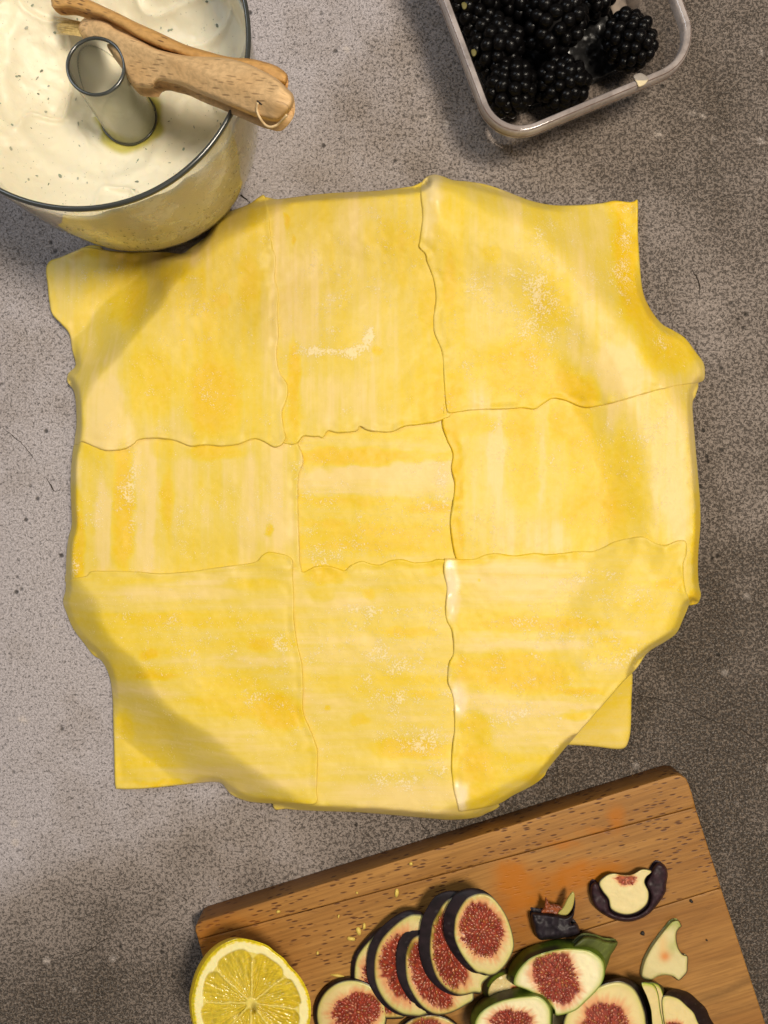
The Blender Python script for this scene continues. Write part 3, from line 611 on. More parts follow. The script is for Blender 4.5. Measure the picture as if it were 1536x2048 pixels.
fig('fig_half', 'dark skinned fig half at the lower right beside thin green slices', Z3([(1060,950),(1015,970),(1010,1050),(1030,1200),(1080,1400),(1250,1500),(1400,1450),(1420,1330),(1340,1200),(1300,1110),(1240,1050),(1160,980)], 4.518, 1100, 1780), 9, (-.02,0), (22,-6,1.10), (1345,2068,24,26,0), greenrim=.5, seedn=60, group='green fig pieces on the board')
for i, (ox, lab) in enumerate(((0, 'inner thin green fig slice standing on edge beside the broad slice'), (10, 'outer thin green fig slice standing on edge near the dark half'))):
    pts = [(1283+ox,1967),(1297+ox,1966),(1309+ox,1972),(1316+ox,1990),(1320+ox,2020),(1326+ox,2060),(1316+ox,2090),(1306+ox,2060),(1302+ox,2020),(1292+ox,1988)]
    fig('fig_slice', lab, pts, 12 - 2.5 * i, (-.06,0), (8,-3,.9), (1400,2100,4,4,0), skin='green', seedn=0, stripes=.2, greenrim=1.0, group='green fig pieces on the board')
# scraps
fig('fig_end', 'dark fig end with torn pale middle, topmost scrap on the board', Z3([(755,605),(720,640),(735,680),(765,720),(780,770),(840,795),(900,785),(950,745),(960,690),(940,640),(950,610),(975,585),(930,575),(880,600),(820,600),(790,595)], 2.415, 900, 1500), 4.2, (0,0), (0,3,1.0), (1252,1758,20,12,.1), seedn=14, zback=2.5, pale=.2, greenrim=.3, group='fig scraps', pulpcol=1)
def lump(parent, name, outline, zc, thick, edge, col, seed, crown=1.5):
    P = smooth_closed(outline, 3)
    return slab(name, P, lambda x, y: TB + (zc + crown * fbm(x / 14, y / 14, seed) + 0) * MM, thick * MM, edge, M_skin, parent, grid=3.0,
                cols=lambda x, y, d: np.array(col)[None] * (1 + .5 * vnoise(x / 5, y / 5, seed)[:, None]))
e1 = [o for o in C.objects if o.name.startswith('fig_end')][0]
lump(e1, 'skin_curl', Z3([(985,560),(1010,542),(1040,560),(1052,600),(1045,650),(1040,690),(1000,750),(950,800),(880,828),(810,825),(750,800),(700,760),(680,710),(678,660),(700,635),(720,650),(735,690),(765,725),(775,775),(840,800),(910,790),(955,750),(965,700),(945,650),(960,610)], 2.415, 900, 1500), 4.6, 4.2, 7, (.026,.010,.014), 51, .5)
e2 = thing('fig_end', (0, 0, 0), 'dark curled fig end with a pale spike, between stain and green fig', 'fig', 'fig scraps')
lump(e2, 'skin', Z3([(390,790),(440,785),(490,790),(530,795),(560,800),(590,780),(600,700),(606,740),(598,800),(585,835),(610,835),(624,860),(624,890),(560,905),(480,915),(430,915),(405,870)], 2.415, 900, 1500), 6.5, 6.2, 8, (.016,.011,.015), 53, 1.0)
P_ = smooth_closed(Z3([(560,798),(520,790),(545,760),(565,720),(585,690),(596,684),(602,700),(598,740),(585,775)], 2.415, 900, 1500), 3)
slab('flesh', P_, lambda x, y: TB + (7.6 + .02 * (x - 1130)) * MM, .8 * MM, 3, M_flesh, e2, grid=3, cols=lambda x, y, d: np.array([.42, .36, .09])[None] + 0 * x[:, None])
P_ = smooth_closed(Z3([(440,785),(455,760),(462,710),(480,740),(500,745),(525,750),(545,765),(525,792),(490,790)], 2.415, 900, 1500), 3)
slab('pulp', P_, lambda x, y: TB + (6.9 + .9 * vnoise(x / 4, y / 4, 5)) * MM, 1.0 * MM, 3, M_flesh, e2, grid=2.5, cols=lambda x, y, d: np.array([.22, .055, .015])[None] * (1 + .6 * vnoise(x / 3, y / 3, 2)[:, None]))
cr = thing('fig_offcut', (0, 0, 0), 'thin pale curved fig offcut with green tip and orange spot, near the board edge', 'fig', 'fig scraps')
P_ = smooth_closed(Z3([(1140,268),(1090,290),(1030,360),(960,450),(900,540),(850,640),(825,740),(830,790),(870,815),(920,812),(980,780),(1050,770),(1110,785),(1160,820),(1200,790),(1240,740),(1245,680),(1245,600),(1200,580),(1165,530),(1145,460),(1145,390),(1170,345),(1190,330),(1170,280)], 4.518, 1100, 1780), 3)
def ccol(x, y, d):
    c = np.array([.66, .56, .27])[None] + 0 * x[:, None]
    o = np.exp(-(((x - 1330) / 11) ** 2 + ((y - 1912) / 11) ** 2))[:, None]; c = c + (np.array([.62, .17, .02]) - c) * o * .9
    o = np.exp(-(((x - 1326) / 9) ** 2 + ((y - 1890) / 22) ** 2))[:, None]; c = c + (np.array([.70, .40, .12]) - c) * o * .5
    g_ = (ss(1870, 1840, y) * .8 + ss(8, 1, d) * .45 + .5 * np.exp(-(((x - 1345) / 10) ** 2 + ((y - 1893) / 14) ** 2)))[:, None]
    c = c + (np.array([.30, .33, .06]) - c) * np.clip(g_, 0, .9)
    k = ss(2.2, .8, d)[:, None] * ss(1340, 1352, x)[:, None]; return c + (np.array([.03, .02, .02]) - c) * k
slab('flesh', P_, lambda x, y: TB + (2.6 + .3 * fbm(x / 20, y / 20, 8) + .5 * ss(1340, 1370, x)) * MM, 2.2 * MM, 4, M_flesh, cr, grid=3, cols=ccol)
# pointed stem tip of the green half
tip = [o for o in C.objects if o.name.startswith('fig_half')][0]
P_ = smooth_closed(Z3([(300,420),(420,425),(500,455),(560,462),(612,470),(590,530),(550,590),(520,680),(490,740),(470,640),(420,570),(330,530),(200,520)], 4.518, 1100, 1780), 3)
slab('stem_tip', P_, lambda x, y: TB + (9.5 - .05 * (x - 1170)) * MM, 4 * MM, 7, M_skin, tip, grid=3,
     cols=lambda x, y, d: np.array([.085, .10, .018])[None] * (1 + .35 * vnoise((x + y) / 4, (x - y) / 30, 4)[:, None]) * (.6 + .6 * ss(1160, 1220, x)[:, None]))

# ------------------------------------------------------------------ lemon
lem = thing('lemon_half', (0, 0, 0), 'half lemon lying cut side up at the left corner of the board', 'lemon')
M_lem = make_vcol('lemon_pulp', .24, .5, .25, .00012, 420, .35); M_peel = make_vcol('lemon_peel', .42, .4, 0, .00025, 520)
LO = [(383,2010),(387,1980),(398,1945),(417,1914),(440,1892),(464,1880),(480,1877),(497,1879),(517,1884),(535,1891),(551,1904),(568,1917),(580,1932),(597,1950),(611,1972),(620,1998),(622,2020),(619,2048),(606,2082),(580,2108),(545,2124),(500,2130),(450,2122),(412,2096),(390,2055)]
NL = 300; P = resample(smooth_closed(LO, 3), NL); c0 = np.array([503., 2006.]); NRL = 80
zl = TB + .021
spk = sorted([math.atan2(y - 2006, x - 503) for x, y in ((506,1907),(440,1946),(409,2004),(598,2020),(560,2085),(500,2100),(440,2072),(575,1950))])
rl = np.array([i / NRL for i in range(NRL + 1)]); Q = np.vstack([c0 + (P - c0) * r for r in rl]); x, y = Q[:, 0], Q[:, 1]
rho = np.repeat(rl, NL); an = np.arctan2(y - c0[1], x - c0[0]) + .05 * vnoise(rho * 4, rho * 0, 3)
da = np.min([np.abs((an - a + math.pi) % (2 * math.pi) - math.pi) for a in spk], axis=0)
arc = da * rho * 118          # px distance from the nearest membrane
pth = .845 + .02 * vnoise(an * 3, 0 * an, 8)
pulp_ = ss(pth + .015, pth - .015, rho + .10 * np.exp(-(arc / 9) ** 2)) * ss(.6, 3.2, arc + 1.2 * vnoise(rho * 30, an * 9, 2)) * ss(.07, .12, rho)
ves = vnoise(an * 26, rho * 9, 12) * .6 + vnoise(an * 60 * (rho + .2), rho * 16, 14) * .4
segv = hsh(np.floor((an + 3.2) * 1.3).astype(int), 0 * an.astype(int), 9)
pulpc = np.array([.55, .385, .014])[None] * (1 + .34 * ves[:, None]) + np.array([.02, .04, .02])[None] * segv[:, None]
dim = np.exp(-(((x - 494) / 9) ** 2 + ((y - 1962) / 20) ** 2)) + np.exp(-(((x - 482) / 16) ** 2 + ((y - 2028) / 12) ** 2)) + .8 * np.exp(-(((x - 535) / 14) ** 2 + ((y - 1958) / 8) ** 2))
pith = np.array([.86, .76, .36])[None] * (1 + .05 * fbm(x / 6, y / 6, 4)[:, None])
mem = np.array([.74, .59, .13])[None] + 0 * x[:, None]
base = np.where((rho > .8)[:, None], pith, mem)
col = base + (pulpc - base) * pulp_[:, None]
zest = ss(.935, .96, rho + .012 * vnoise(an * 34, 0 * an, 5))
col = col + (np.array([.72, .56, .015]) * (1 + .2 * vnoise(an * 45, 0 * an, 6)[:, None]) - col) * zest[:, None]
hole = np.exp(-(((x - 508) / 5) ** 2 + ((y - 2017) / 9) ** 2)); col = col * (1 - .5 * hole[:, None])
z = zl + (-.55 * pulp_ + .38 * ves * pulp_ - 1.1 * dim * pulp_ * .8 - 2.2 * hole - .9 * ss(.955, 1, rho)) * MM + .1 * MM * fbm(x / 5, y / 5, 3)
V = W(x, y, z); F = []
for i in range(NRL):
    a = i * NL; b = a + NL; F += [(a + k, a + (k + 1) % NL, b + (k + 1) % NL, b + k) for k in range(NL)]
n_ = np.cross(V[F[-9][1]] - V[F[-9][0]], V[F[-9][2]] - V[F[-9][0]])
if n_[2] < 0: F = [f[::-1] for f in F]
mesh_obj('cut_face', V, F, M_lem, lem, cols=np.clip(col, 0, 1))
rings = []; cw = W(502, 2006, zl)
edge = V[-NL:]
for j in range(13):
    t_ = j / 12; ang = t_ * math.pi / 2; k_ = 1.0 + .10 * math.sin(min(1, t_ * 2.2) * math.pi) * (1 - t_) - 0 if t_ < .45 else 0
    sc_ = math.cos(t_ * math.pi / 2 * .80)
    q = edge.copy(); q[:, :2] = cw[:2] + (edge[:, :2] - cw[:2]) * sc_ + np.array([-.0038, -.0012]) * math.sin(min(t_ * 1.3, 1) * math.pi); q[:, 2] = edge[:, 2] * (1 - t_) + (TB + .0002) * t_
    rings.append(q)
V = np.vstack(rings); F = []
for j in range(12):
    a = j * NL; b = a + NL; F += [(a + k, b + k, b + (k + 1) % NL, a + (k + 1) % NL) for k in range(NL)]
F.append(tuple(12 * NL + k for k in range(NL)))
mesh_obj('peel', V, F, M_peel, lem, cols=np.array([.66, .44, .012])[None] * (1 + .1 * rng.random((len(V), 1))))

# crumbs on the board
M_zest = make_plain('zest', (.68, .50, .10), .5); M_crumb = make_plain('crumb', (.02, .014, .010), .7)
def crumb(px, py, rx, ry, rot, m, name, label, group):
    P = smooth_closed([(px + (rx * math.cos(a) * math.cos(rot) - ry * math.sin(a) * math.sin(rot)) * random.uniform(.7, 1.2), py + (rx * math.cos(a) * math.sin(rot) + ry * math.sin(a) * math.cos(rot)) * random.uniform(.7, 1.2)) for a in np.linspace(0, 6.283, 9)[:-1]], 2)
    n = len(P); top = W(P[:, 0], P[:, 1], TB + .0006); bt = top.copy(); bt[:, 2] = TB + .0001
    V = list(top) + list(bt) + [W(px, py, TB + .0011)]; F = [(2 * n, k, (k + 1) % n) for k in range(n)] + [(k, k + n, (k + 1) % n + n, (k + 1) % n) for k in range(n)]
    return tag(mesh_obj(name, V, F, m), label, 'crumb', group)
for px, py, rx, ry, ro, lab in ((793,1786,4,9,.1,'long zest shred above the middle of the leaning fig row'),(822,1728,4,3,0,'tiny zest crumb on the joint near the upper board edge'),(556,1824,5,3,-.5,'zest crumb left on the narrow top plank above the lemon'),
    (728,1853,3,8,.1,'upright zest shred at the top of the small cluster left of the figs'),(718,1864,5,8,-.3,'widest zest shred in the cluster left of the figs'),(702,1878,8,4,.1,'flat zest shred lowest in the cluster left of the figs'),
    (635,1907,2.5,3.5,0,'single zest speck right of the lemon top'),(714,1786,3,2,0,'tiny zest speck on the joint left of the upright shred'),(677,1833,2,4,.2,'faint zest speck in the open middle of the board'),(675,1952,12,3,.15,'long zest shred between the lemon and the fig row')):
    crumb(px, py, rx, ry, ro, M_zest, 'zest_crumb', lab, 'lemon zest crumbs')
for px, py, r, lab in ((1286,1867,5,'dark fig crumb left of the pale offcut'),(1383,1803,4,'dark crumb near the right board edge under the topmost scrap'),(1414,1881,1.8,'tiny dark speck right of the pale offcut'),(1502,1722,0,'')):
    if r: crumb(px, py, r, r * .8, .3, M_crumb, 'fig_crumb', lab, 'dark fig crumbs')

# ------------------------------------------------------------------ mixing bowl
AX, AY = -454 * S, 702 * S
bowl = thing('mixing_bowl', (0, 0, 0), 'clear plastic processor bowl with dark rim and centre tube, holding cream', 'bowl')
M_bowl = make_clear('bowl_plastic', (.99, .99, .98), (.86, .85, .80), .15, .22, 60, .16, .05, (.92, .92, .90))
M_foot = make_clear('foot_plastic', (.70, .69, .64), (.22, .21, .18), .30, .1, 60, .45)
M_rim = make_plain('rim_plastic', (.040, .043, .038), .22, .6, coat=.3)
M_tube = make_clear('tube_plastic', (.78, .77, .62), (.27, .26, .18), .60, .05, 50, .35, .08)
ZR = H * (1 - 1 / 1.35)
wall = [(.0400, .0125), (.0432, .0150), (.0465, .020), (.0492, .028), (.0515, .040), (.0540, .055), (.0550, .070), (.0556, ZR - .001)]
lathe('wall', wall, AX, AY, M_bowl, bowl)
lathe('rim', [(.0557 + .0009 * math.cos(a), ZR + .0011 * math.sin(a)) for a in np.linspace(0, 2 * math.pi, 13)[:-1]], AX, AY, M_rim, bowl, closed=True)
lathe('foot', [(.0400, .0125), (.0418, .0120), (.0415, .0105), (.0396, .0095), (.0392, .0035), (.0402, .0020), (.0402, .0002), (.0385, .0002), (.0380, .010), (.0, .0110)], AX, AY, M_foot, bowl)
lathe('foot_ring', [(.0414 + .0004 * math.cos(a), .0124 + .0004 * math.sin(a)) for a in np.linspace(0, 2 * math.pi, 9)[:-1]], AX, AY, M_rim, bowl, closed=True)
ZT = H * (1 - 1 / 1.269)
ct = lathe('centre_tube', [(.0112, .014), (.0106, .034), (.0101, .06), (.0098, ZT)], AX, AY, M_tube, bowl, seg=64)
lathe('tube_rim', [(.00985 + .00062 * math.cos(a), ZT + .0006 * math.sin(a)) for a in np.linspace(0, 2 * math.pi, 11)[:-1]], AX, AY, M_rim, ct, seg=64, closed=True)
lathe('tube_collar', [(.0108 + .0004 * math.cos(a), .0378 + .0005 * math.sin(a)) for a in np.linspace(0, 2 * math.pi, 9)[:-1]], AX, AY, make_plain('collar', (.05, .05, .03), .25, .6), ct, seg=64, closed=True)

# cream filling
M_cream = make_vcol('cream', .42, .45, .3, .00022, 260)
cream = thing('cream_filling', (0, 0, 0), 'pale herb flecked cream cheese filling spread inside the clear bowl', 'cream')
def cream_z(x, y):
    """x,y world offsets from the axis"""
    r = np.hypot(x, y); a = np.arctan2(y, x)
    wx = x * 1000 / 17 + 1.1 * fbm(x * 1000 / 26, y * 1000 / 26, 71, 2); wy = y * 1000 / 17 + 1.1 * fbm(x * 1000 / 26 + 5, y * 1000 / 26, 73, 2)
    rid = 1 - np.abs(vnoise(wx, wy, 75)); rid = rid ** 5
    z = 36.5 + 19 * (r / .052) ** 2.2 + 2.3 * fbm(wx * .9, wy * .9, 77, 2) + 2.2 * rid * ss(.012, .02, r) + .35 * fbm(x * 1000 / 4, y * 1000 / 4, 79, 2)
    sw = np.sin(a * 2 + r * 190); z = np.where(r < .011, 36.5 + 0 * r, z); z = z + .8 * np.maximum(0, sw) ** 6 * ss(.016, .024, r) * ss(.05, .042, r)
    return z * MM
NA, NRr = 320, 90; r_ = np.linspace(.00001, .0530, NRr); a_ = np.linspace(0, 2 * math.pi, NA, endpoint=False)
RRr, AA = np.meshgrid(r_, a_, indexing='ij'); cx_ = RRr * np.cos(AA); cy_ = RRr * np.sin(AA); cz = cream_z(cx_, cy_)
topw = (.018 + .008 * np.cos(a_ + 1.15) + .004 * vnoise(a_ * 3, a_ * 0, 5))     # cream smeared up the wall
outer = []
cz_e = cz[-1]
V = [np.stack([AX + cx_, AY + cy_, cz], -1).reshape(-1, 3)]
def wr(z): return np.interp(z, [p[1] for p in wall], [p[0] for p in wall])
lev = [cz_e + topw * t for t in (.3, .7, 1.0)]
Zs = [np.minimum(lv, .084) for lv in lev]; ztopw = Zs[-1]
rows = [(z_, wr(z_) - .0009 + .0001) for z_ in Zs[:-1]] + [(ztopw, wr(ztopw) - .0005)]
for t in np.linspace(0, 1, 14)[1:]:
    z_ = ztopw * (1 - t) + .0135 * t; rows.append((z_, wr(z_) - .0004))
for z_, rr in rows: V.append(np.stack([AX + rr * np.cos(a_), AY + rr * np.sin(a_), z_], -1))
V = np.vstack(V); nrow = len(V) // NA
F = [(i * NA + k, (i + 1) * NA + k, (i + 1) * NA + (k + 1) % NA, i * NA + (k + 1) % NA) for i in range(nrow - 1) for k in range(NA)]
f = F[10]; n_ = np.cross(V[f[1]] - V[f[0]], V[f[2]] - V[f[0]])
if n_[2] < 0: F = [f[::-1] for f in F]
vx, vy = (V[:, 0] - AX) * 1000, (V[:, 1] - AY) * 1000
col = np.array([.745, .695, .53])[None] * (1 + .03 * fbm(vx / 5, vy / 5, 3)[:, None])
rr_ = np.hypot(vx, vy); aa_ = np.arctan2(vy, vx)
oil = ss(10.4, 11.2, rr_) * ss(15.2, 12.2, rr_ + 1.8 * vnoise(aa_ * 2.2, 0 * aa_, 4)) * ss(.0, .35, np.maximum(np.cos(aa_ + .1), .9 * np.cos(aa_ - 3.5)) + .15)
col = col + (np.array([.42, .37, .035]) - col) * (oil * .9)[:, None]
mesh_obj('cream_body', V, F, M_cream, cream, cols=np.clip(col, 0, 1))
# herb flecks: joined, nobody could count them
M_herb = make_vcol('herbs', .6)
HV, HF, HC = [], [], []
def fleck(x, y, z, L_, w_, th, c_, up=(0, 0, 1)):
    n0 = len(HV); upv = Vector(up).normalized(); tx = upv.orthogonal().normalized(); ty = upv.cross(tx)
    d = np.array(tx) * math.cos(th) + np.array(ty) * math.sin(th); e = np.array(upv.cross(Vector(d))); c0_ = np.array([x, y, z])
    for a in range(6):
        an = a * math.pi / 3; HV.append(c0_ + d * L_ * math.cos(an) * random.uniform(.7, 1.2) + e * w_ * math.sin(an) * random.uniform(.7, 1.2))
    HV.append(c0_ + np.array(upv) * .00015); HF.extend([(n0 + 6, n0 + k, n0 + (k + 1) % 6) for k in range(6)]); HC.extend([c_] * 7)
for i in range(560):
    a = random.random() * 6.283; r = math.sqrt(random.uniform(.065, 1)) * .051
    x, y = r * math.cos(a), r * math.sin(a); z = float(cream_z(np.array(x), np.array(y)))
    big = random.random() < .12; L_ = random.uniform(.00045, .0011) if big else random.uniform(.00010, .00026)
    c_ = random.choice([(.24, .28, .20), (.32, .33, .24), (.16, .18, .12), (.36, .37, .30)])
    fleck(AX + x, AY + y, z + .00012, L_, L_ * random.uniform(.3, .8), random.random() * 3.14, c_)
for i in range(260):
    a = random.uniform(-2.2, .5); z = random.uniform(.020, .066); r = float(wr(z)) + .0002
    L_ = random.uniform(.00015, .00042); nrm = (math.cos(a), math.sin(a), 0)
    fleck(AX + r * math.cos(a), AY + r * math.sin(a), z, L_ * 1.6, L_ * .7, random.gauss(0, .3) + 1.57, random.choice([(.20, .15, .05), (.12, .10, .04), (.3, .25, .1)]), nrm)
o = mesh_obj('herb_flecks', HV, HF, M_herb, cream, smooth=False, cols=np.array(HC)); o['kind'] = 'stuff'

# wooden tools resting on the bowl
def attr0(x, y, d): return {'stain': 0 * x, 'plain': 0 * x, 'figure': 0 * x}
brush = thing('pastry_brush', (0, 0, 0), 'broad pale wooden handled brush with straw bristles, resting across the bowl rim', 'brush')
HB = [(156,52),(163,41),(176,32),(198,36),(220,44),(234,56),(259,68),(278,78),(310,95),(340,104),(376,110),(422,113),(458,117),(495,127),(531,144),(555,158),(575,177),(586,189),(588,204),(580,222),(564,239),(550,244),(530,240),(513,235),(475,219),(431,200),(395,186),(364,172),(340,166),(327,163),(315,165),(306,176),(280,176),(266,172),(251,152),(237,127),(208,92),(180,80),(164,73),(157,60)]
def zB(x, y):
    z = 63 + (x - 156) * .118
    ridge = (y - (40 + (x - 156) * .42)); z = z + 1.2 * np.exp(-(ridge / 26) ** 2) - .035 * np.maximum(0, ridge)
    z = z - 2.5 * ss(205, 170, x) - 3.5 * ss(548, 588, x + .25 * (y - 200)) - 1.5 * ss(200, 240, y) * ss(500, 540, x)
    return z * MM
slab('handle', smooth_closed(HB, 3), zB, 8 * MM, 9, M_handle, brush, grid=3.5, rings=(.8, 2, 4, 6.5), attr=attr0)
BV, BF = [], []
for i in range(70):
    y0 = random.uniform(44, 74); p0 = W(166, y0, .057); p1 = W(random.uniform(112, 135), 40 + (y0 - 58) * .9 + random.uniform(-5, 5) + 10, .0545 + random.uniform(-.001, .001))
    n0 = len(BV); d = np.array([.00009, .00016, 0]); up = np.array([0, 0, .00015])
    BV += [p0 - d, p0 + d, p0 + up, p1 - d * .4, p1 + d * .4, p1 + up * .4]; BF += [(n0, n0 + 3, n0 + 5, n0 + 2), (n0 + 1, n0 + 2, n0 + 5, n0 + 4)]
o = mesh_obj('bristles', BV, BF, make_plain('bristle', (.66, .50, .20), .6, var=((.50, .36, .12), 900)), brush); o['kind'] = 'stuff'
cp = smooth_open([(516,205),(514,220),(520,236),(530,249),(540,254),(552,251),(562,243),(574,230)], 3)
tube('hanging_cord', W(cp[:, 0], cp[:, 1], zB(cp[:, 0], cp[:, 1]) + .0003 - .002 * ss(235, 250, cp[:, 1])), .0004, make_plain('cord', (.62, .45, .24), .5), brush)
hole_ = smooth_closed([(513,200),(520,204),(525,210),(521,209),(515,206)], 2)
slab('cord_hole', hole_, lambda x, y: zB(x, y) + .00025, .0003, 1, M_crumb, brush, grid=2, rings=(.5,))
M_tongs = M_bamboo
stick = thing('bamboo_stick', (0, 0, 0), 'narrow curved bamboo stick lying behind the broad brush handle on the bowl', 'utensil')
SB = [(103,8),(105,-6),(140,-14),(175,-2),(208,13),(234,25),(276,46),(310,61),(350,80),(376,91),(413,102),(442,110),(468,115),(499,117),(531,124),(555,133),(573,147),(575,158),(569,169),(546,163),(522,152),(486,142),(431,134),(344,105),(319,96),(276,76),(242,55),(208,37),(192,31),(166,24),(141,17),(115,17),(104,13)]
def zS(x, y): return (64.5 + (x - 104) * .078 + 1.0 * np.sin((x - 100) / 120.0)) * MM
slab('shaft', smooth_closed(SB, 3), zS, 5.5 * MM, 7, M_tongs, stick, grid=3.5, rings=(.8, 2, 4), attr=lambda x, y, d: {'stain': .25 * ss(6, 0, d), 'plain': ss(330, 370, x) * ss(540, 500, x), 'figure': 0 * x})

# ------------------------------------------------------------------ berry punnet
pun = thing('berry_punnet', (0, 0, 0), 'clear plastic punnet with rolled rim holding blackberries, top right', 'punnet')
M_pun = make_clear('punnet_plastic', (.96, .95, .94), (.30, .25, .22), .04, .12, 90, .35, .07, (.5, .46, .42))
M_prim = make_clear('punnet_rim_plastic', (.80, .76, .74), (.50, .43, .40), .40, .30, 45, .25, .06, (.66, .60, .57))
crn = np.array([(993, 292), (1410, 117), (1183, -490), (766, -315)], float)
def rrect(inset, rad, z, n=12):
    c = crn.mean(0); out = []
    for i in range(4):
        p = crn[i]; a = crn[i - 1] - p; b = crn[(i + 1) % 4] - p; a /= np.linalg.norm(a); b /= np.linalg.norm(b)
        p = p + (a + b) * inset; r = max(rad - inset, 8)
        s0 = p + a * r; e0 = p + b * r; cc = p + (a + b) * r
        for k in range(n + 1):
            t = k / n * math.pi / 2; out.append(cc - a * r * math.sin(t) * 1.0 - b * r * math.cos(t))
        # order runs from the a side to the b side
        seg = out[-(n + 1):]
        if np.linalg.norm(seg[0] - s0) > np.linalg.norm(seg[-1] - s0): out[-(n + 1):] = seg[::-1]
    return W(np.array(out)[:, 0], np.array(out)[:, 1], z)
ZP = .034
def rings_mesh(name, rings, m, parent, cap=False):
    n = len(rings[0]); V = np.vstack(rings); F = []
    for i in range(len(rings) - 1): F += [(i * n + k, i * n + (k + 1) % n, (i + 1) * n + (k + 1) % n, (i + 1) * n + k) for k in range(n)]
    if cap: F.append(tuple((len(rings) - 1) * n + k for k in range(n)))
    return mesh_obj(name, V, F, m, parent)
def wring(inset_mm, rad, z):       # inset measured on the rim plane, then dropped straight down
    r = rrect(inset_mm / .22 / 1.0 * 1.11, rad, ZP); r[:, 2] = z; return r
rings_mesh('rim', [wring(-.3, 90, ZP - .0045), wring(-.2, 90, ZP - .0015), wring(0, 90, ZP - .0003), wring(.5, 90, ZP + .0002), wring(1.6, 90, ZP + .0003), wring(2.4, 90, ZP + .0001), wring(3.0, 90, ZP - .0008), wring(3.3, 90, ZP - .0040)], M_prim, pun)
rings_mesh('wall', [wring(3.3, 90, ZP - .0040), wring(5.2, 90, .020), wring(7.2, 90, .008), wring(8.4, 90, .0025), wring(10.5, 90, .0006), wring(14, 95, .0004)], M_pun, pun, cap=True)
def edge_tube(ins, z, rad):
    q = wring(ins, 90, z); return q
M_hi = make_clear('rim_edge_plastic', (.6, .5, .45), (.20, .13, .10), .6, .1, 200, .3, .05)
tube('rim_bead', edge_tube(-.1, ZP - .0035, 0), .00035, M_hi, pun, 6, closed=True); tube('rim_bead', edge_tube(.5, ZP + .0001, 0), .0002, M_hi, pun, 6, closed=True)
M_pad = make_plain('pad_black', (.010, .0095, .0095), .38, .35, .0012, 90, .2)
PADP = smooth_closed([(1010,215),(970,170),(940,100),(900,0),(860,-120),(1090,-220),(1190,-60),(1235,60),(1290,112),(1240,140),(1150,180),(1060,215)], 5)
pad = tag(slab('absorbent_pad', PADP, lambda x, y: (4.5 + 1.3 * fbm(x / 16, y / 16, 4, 3)) * MM, 3 * MM, 6, M_pad, grid=5), 'black quilted absorbent pad lying under the blackberries in the punnet', 'pad')
LIN = smooth_closed([(1213,-30),(1216,2),(1224,24),(1232,36),(1262,30),(1282,10),(1278,-30)], 4)
tag(slab('paper_liner', LIN, lambda x, y: (8 + 1.2 * np.sin((x - 1216) / 9)) * MM, .4 * MM, 2, make_plain('liner', (.34, .27, .215), .6, var=((.22, .18, .15), 300)), grid=4), 'crumpled pale film flap beside the right hand blackberry in the punnet', 'film')
M_drup = make_plain('blackberry_skin', (.003, .0026, .0026), .24, .13, .00004, 900, .04)
M_core = make_plain('blackberry_core', (.004, .003, .003), .7, .2)
drup_me = None
def berry(px, py, zc, rx, ry, rz, rot, label, seed):
    global drup_me
    t = thing('blackberry', (0, 0, 0), label, 'blackberry', 'blackberries in the punnet'); c = W(px, py, zc); t.location = Vector(c)
    random.seed(seed); t.rotation_euler = (random.uniform(-.3, .3), random.uniform(-.3, .3), rot)
    core = mesh_obj('core', IC2V * np.array([rx, ry, rz]) * .84, IC2F, M_core, t)
    if drup_me is None:
        me = bpy.data.meshes.new('drupelet'); me.from_pydata([tuple(v) for v in ico(3)[0]], [], ico(3)[1]); me.materials.append(M_drup)
        me.polygons.foreach_set('use_smooth', [True] * len(me.polygons)); drup_me = me
    n = 54; ga = math.pi * (3 - math.sqrt(5))
    for i in range(n):
        zz = 1 - 2 * (i + .5) / n; rr = math.sqrt(1 - zz * zz); a = i * ga
        d = np.array([rr * math.cos(a), zz, rr * math.sin(a)]) + np.array([random.gauss(0, .045) for _ in range(3)])
        p = d * np.array([rx, ry, rz]) * .86
        o = bpy.data.objects.new('drupelet', drup_me); C.objects.link(o); o.parent = t; o.location = Vector(p)
        nv = Vector(d / np.array([rx, ry, rz])).normalized(); o.rotation_euler = nv.to_track_quat('Z', 'Y').to_euler()
        k = rx * random.uniform(.215, .27); o.scale = (k, k * random.uniform(1.0, 1.2), k * 1.05)
berry(1259, 82, .019, .0100, .0122, .0100, .25, 'rightmost blackberry, standing clear on the bare side of the punnet', 1)
berry(1112, 42, .0215, .0118, .0128, .0112, -.1, 'high central blackberry near the top edge of the photo', 2)
berry(992, 92, .0155, .0112, .0122, .0105, .3, 'left blackberry beside the slanting punnet wall', 3)
berry(1022, 176, .0145, .0110, .0100, .0098, .8, 'blackberry in the lower left rounded corner of the punnet', 4)
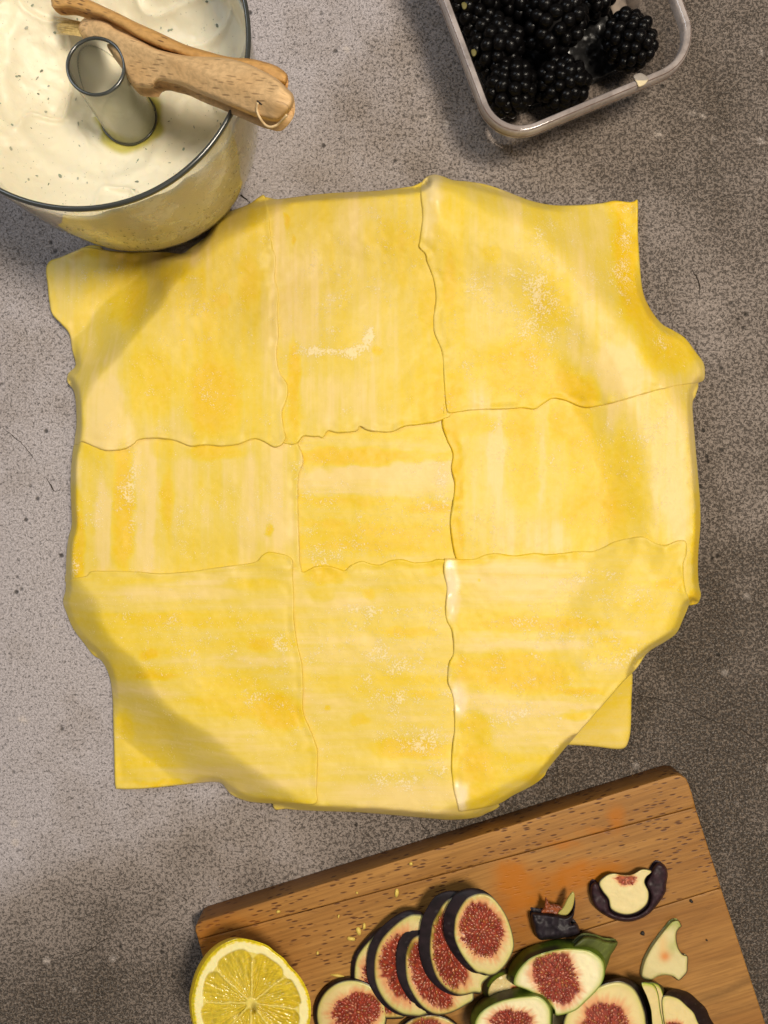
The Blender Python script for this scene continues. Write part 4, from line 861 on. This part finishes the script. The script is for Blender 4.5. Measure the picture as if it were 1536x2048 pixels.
berry(1123, 170, .0145, .0112, .0096, .0098, -.4, 'blackberry in the middle of the lower punnet wall', 5)
berry(950, 10, .0150, .0110, .0115, .0102, .2, 'blackberry cut by the photo edge, farthest left in the punnet', 6)
berry(1036, -14, .0160, .0108, .0115, .0102, .5, 'blackberry cut by the photo edge, left of the high central one', 7)
berry(1180, -22, .0150, .0105, .0112, .0102, .1, 'blackberry cut by the photo edge, right of the high central one', 8)
# torn label scrap on the punnet rim and yellow bits
sc = thing('label_scrap', (0, 0, 0), 'small torn cream sticker scrap stuck on the punnet rim', 'sticker')
SCP = smooth_closed([(1267,153),(1274,166),(1277,173),(1284,172),(1291,167),(1297,157),(1290,150),(1282,146),(1272,148)], 2)
slab('paper', SCP, lambda x, y: ZP + (.9 + .25 * vnoise(x / 4, y / 4, 3)) * MM, .25 * MM, 1.5, make_vcol('scrap', .6), sc, grid=2, rings=(.6,), cols=lambda x, y, d: np.where((y > 160)[:, None], np.array([.70, .58, .36])[None], np.array([.30, .26, .22])[None]))
for q, (px, py, lab) in enumerate(((929, 11, 'upper yellow leaf bit at the left inside of the punnet'), (948, 105, 'lower yellow leaf bit tucked against the left punnet wall'))):
    lp = smooth_closed([(px - 6, py - 4), (px, py - 7), (px + 5, py - 2), (px + 3, py + 6), (px - 3, py + 7)], 2)
    tag(slab('leaf_bit', lp, lambda x, y: .026 + 0 * x if py < 50 else .029 + 0 * x, .0004, 1.5, make_plain('leaf', (.14, .12, .03), .6), grid=2, rings=(.6,)), lab, 'leaf', 'leaf bits in the punnet')

# stand each thing's empty at its base
for o in list(C.objects):
    if o.type == 'EMPTY' and o.parent is None and o.location.length == 0:
        kids = [c for c in C.objects if c.parent == o and c.type == 'MESH']
        P = np.vstack([np.array([v.co[:] for v in c.data.vertices])[::7] for c in kids])
        L = Vector(((P[:, 0].min() + P[:, 0].max()) / 2, (P[:, 1].min() + P[:, 1].max()) / 2, max(0, P[:, 2].min())))
        o.location = L
        for c in kids: c.location = c.location - L
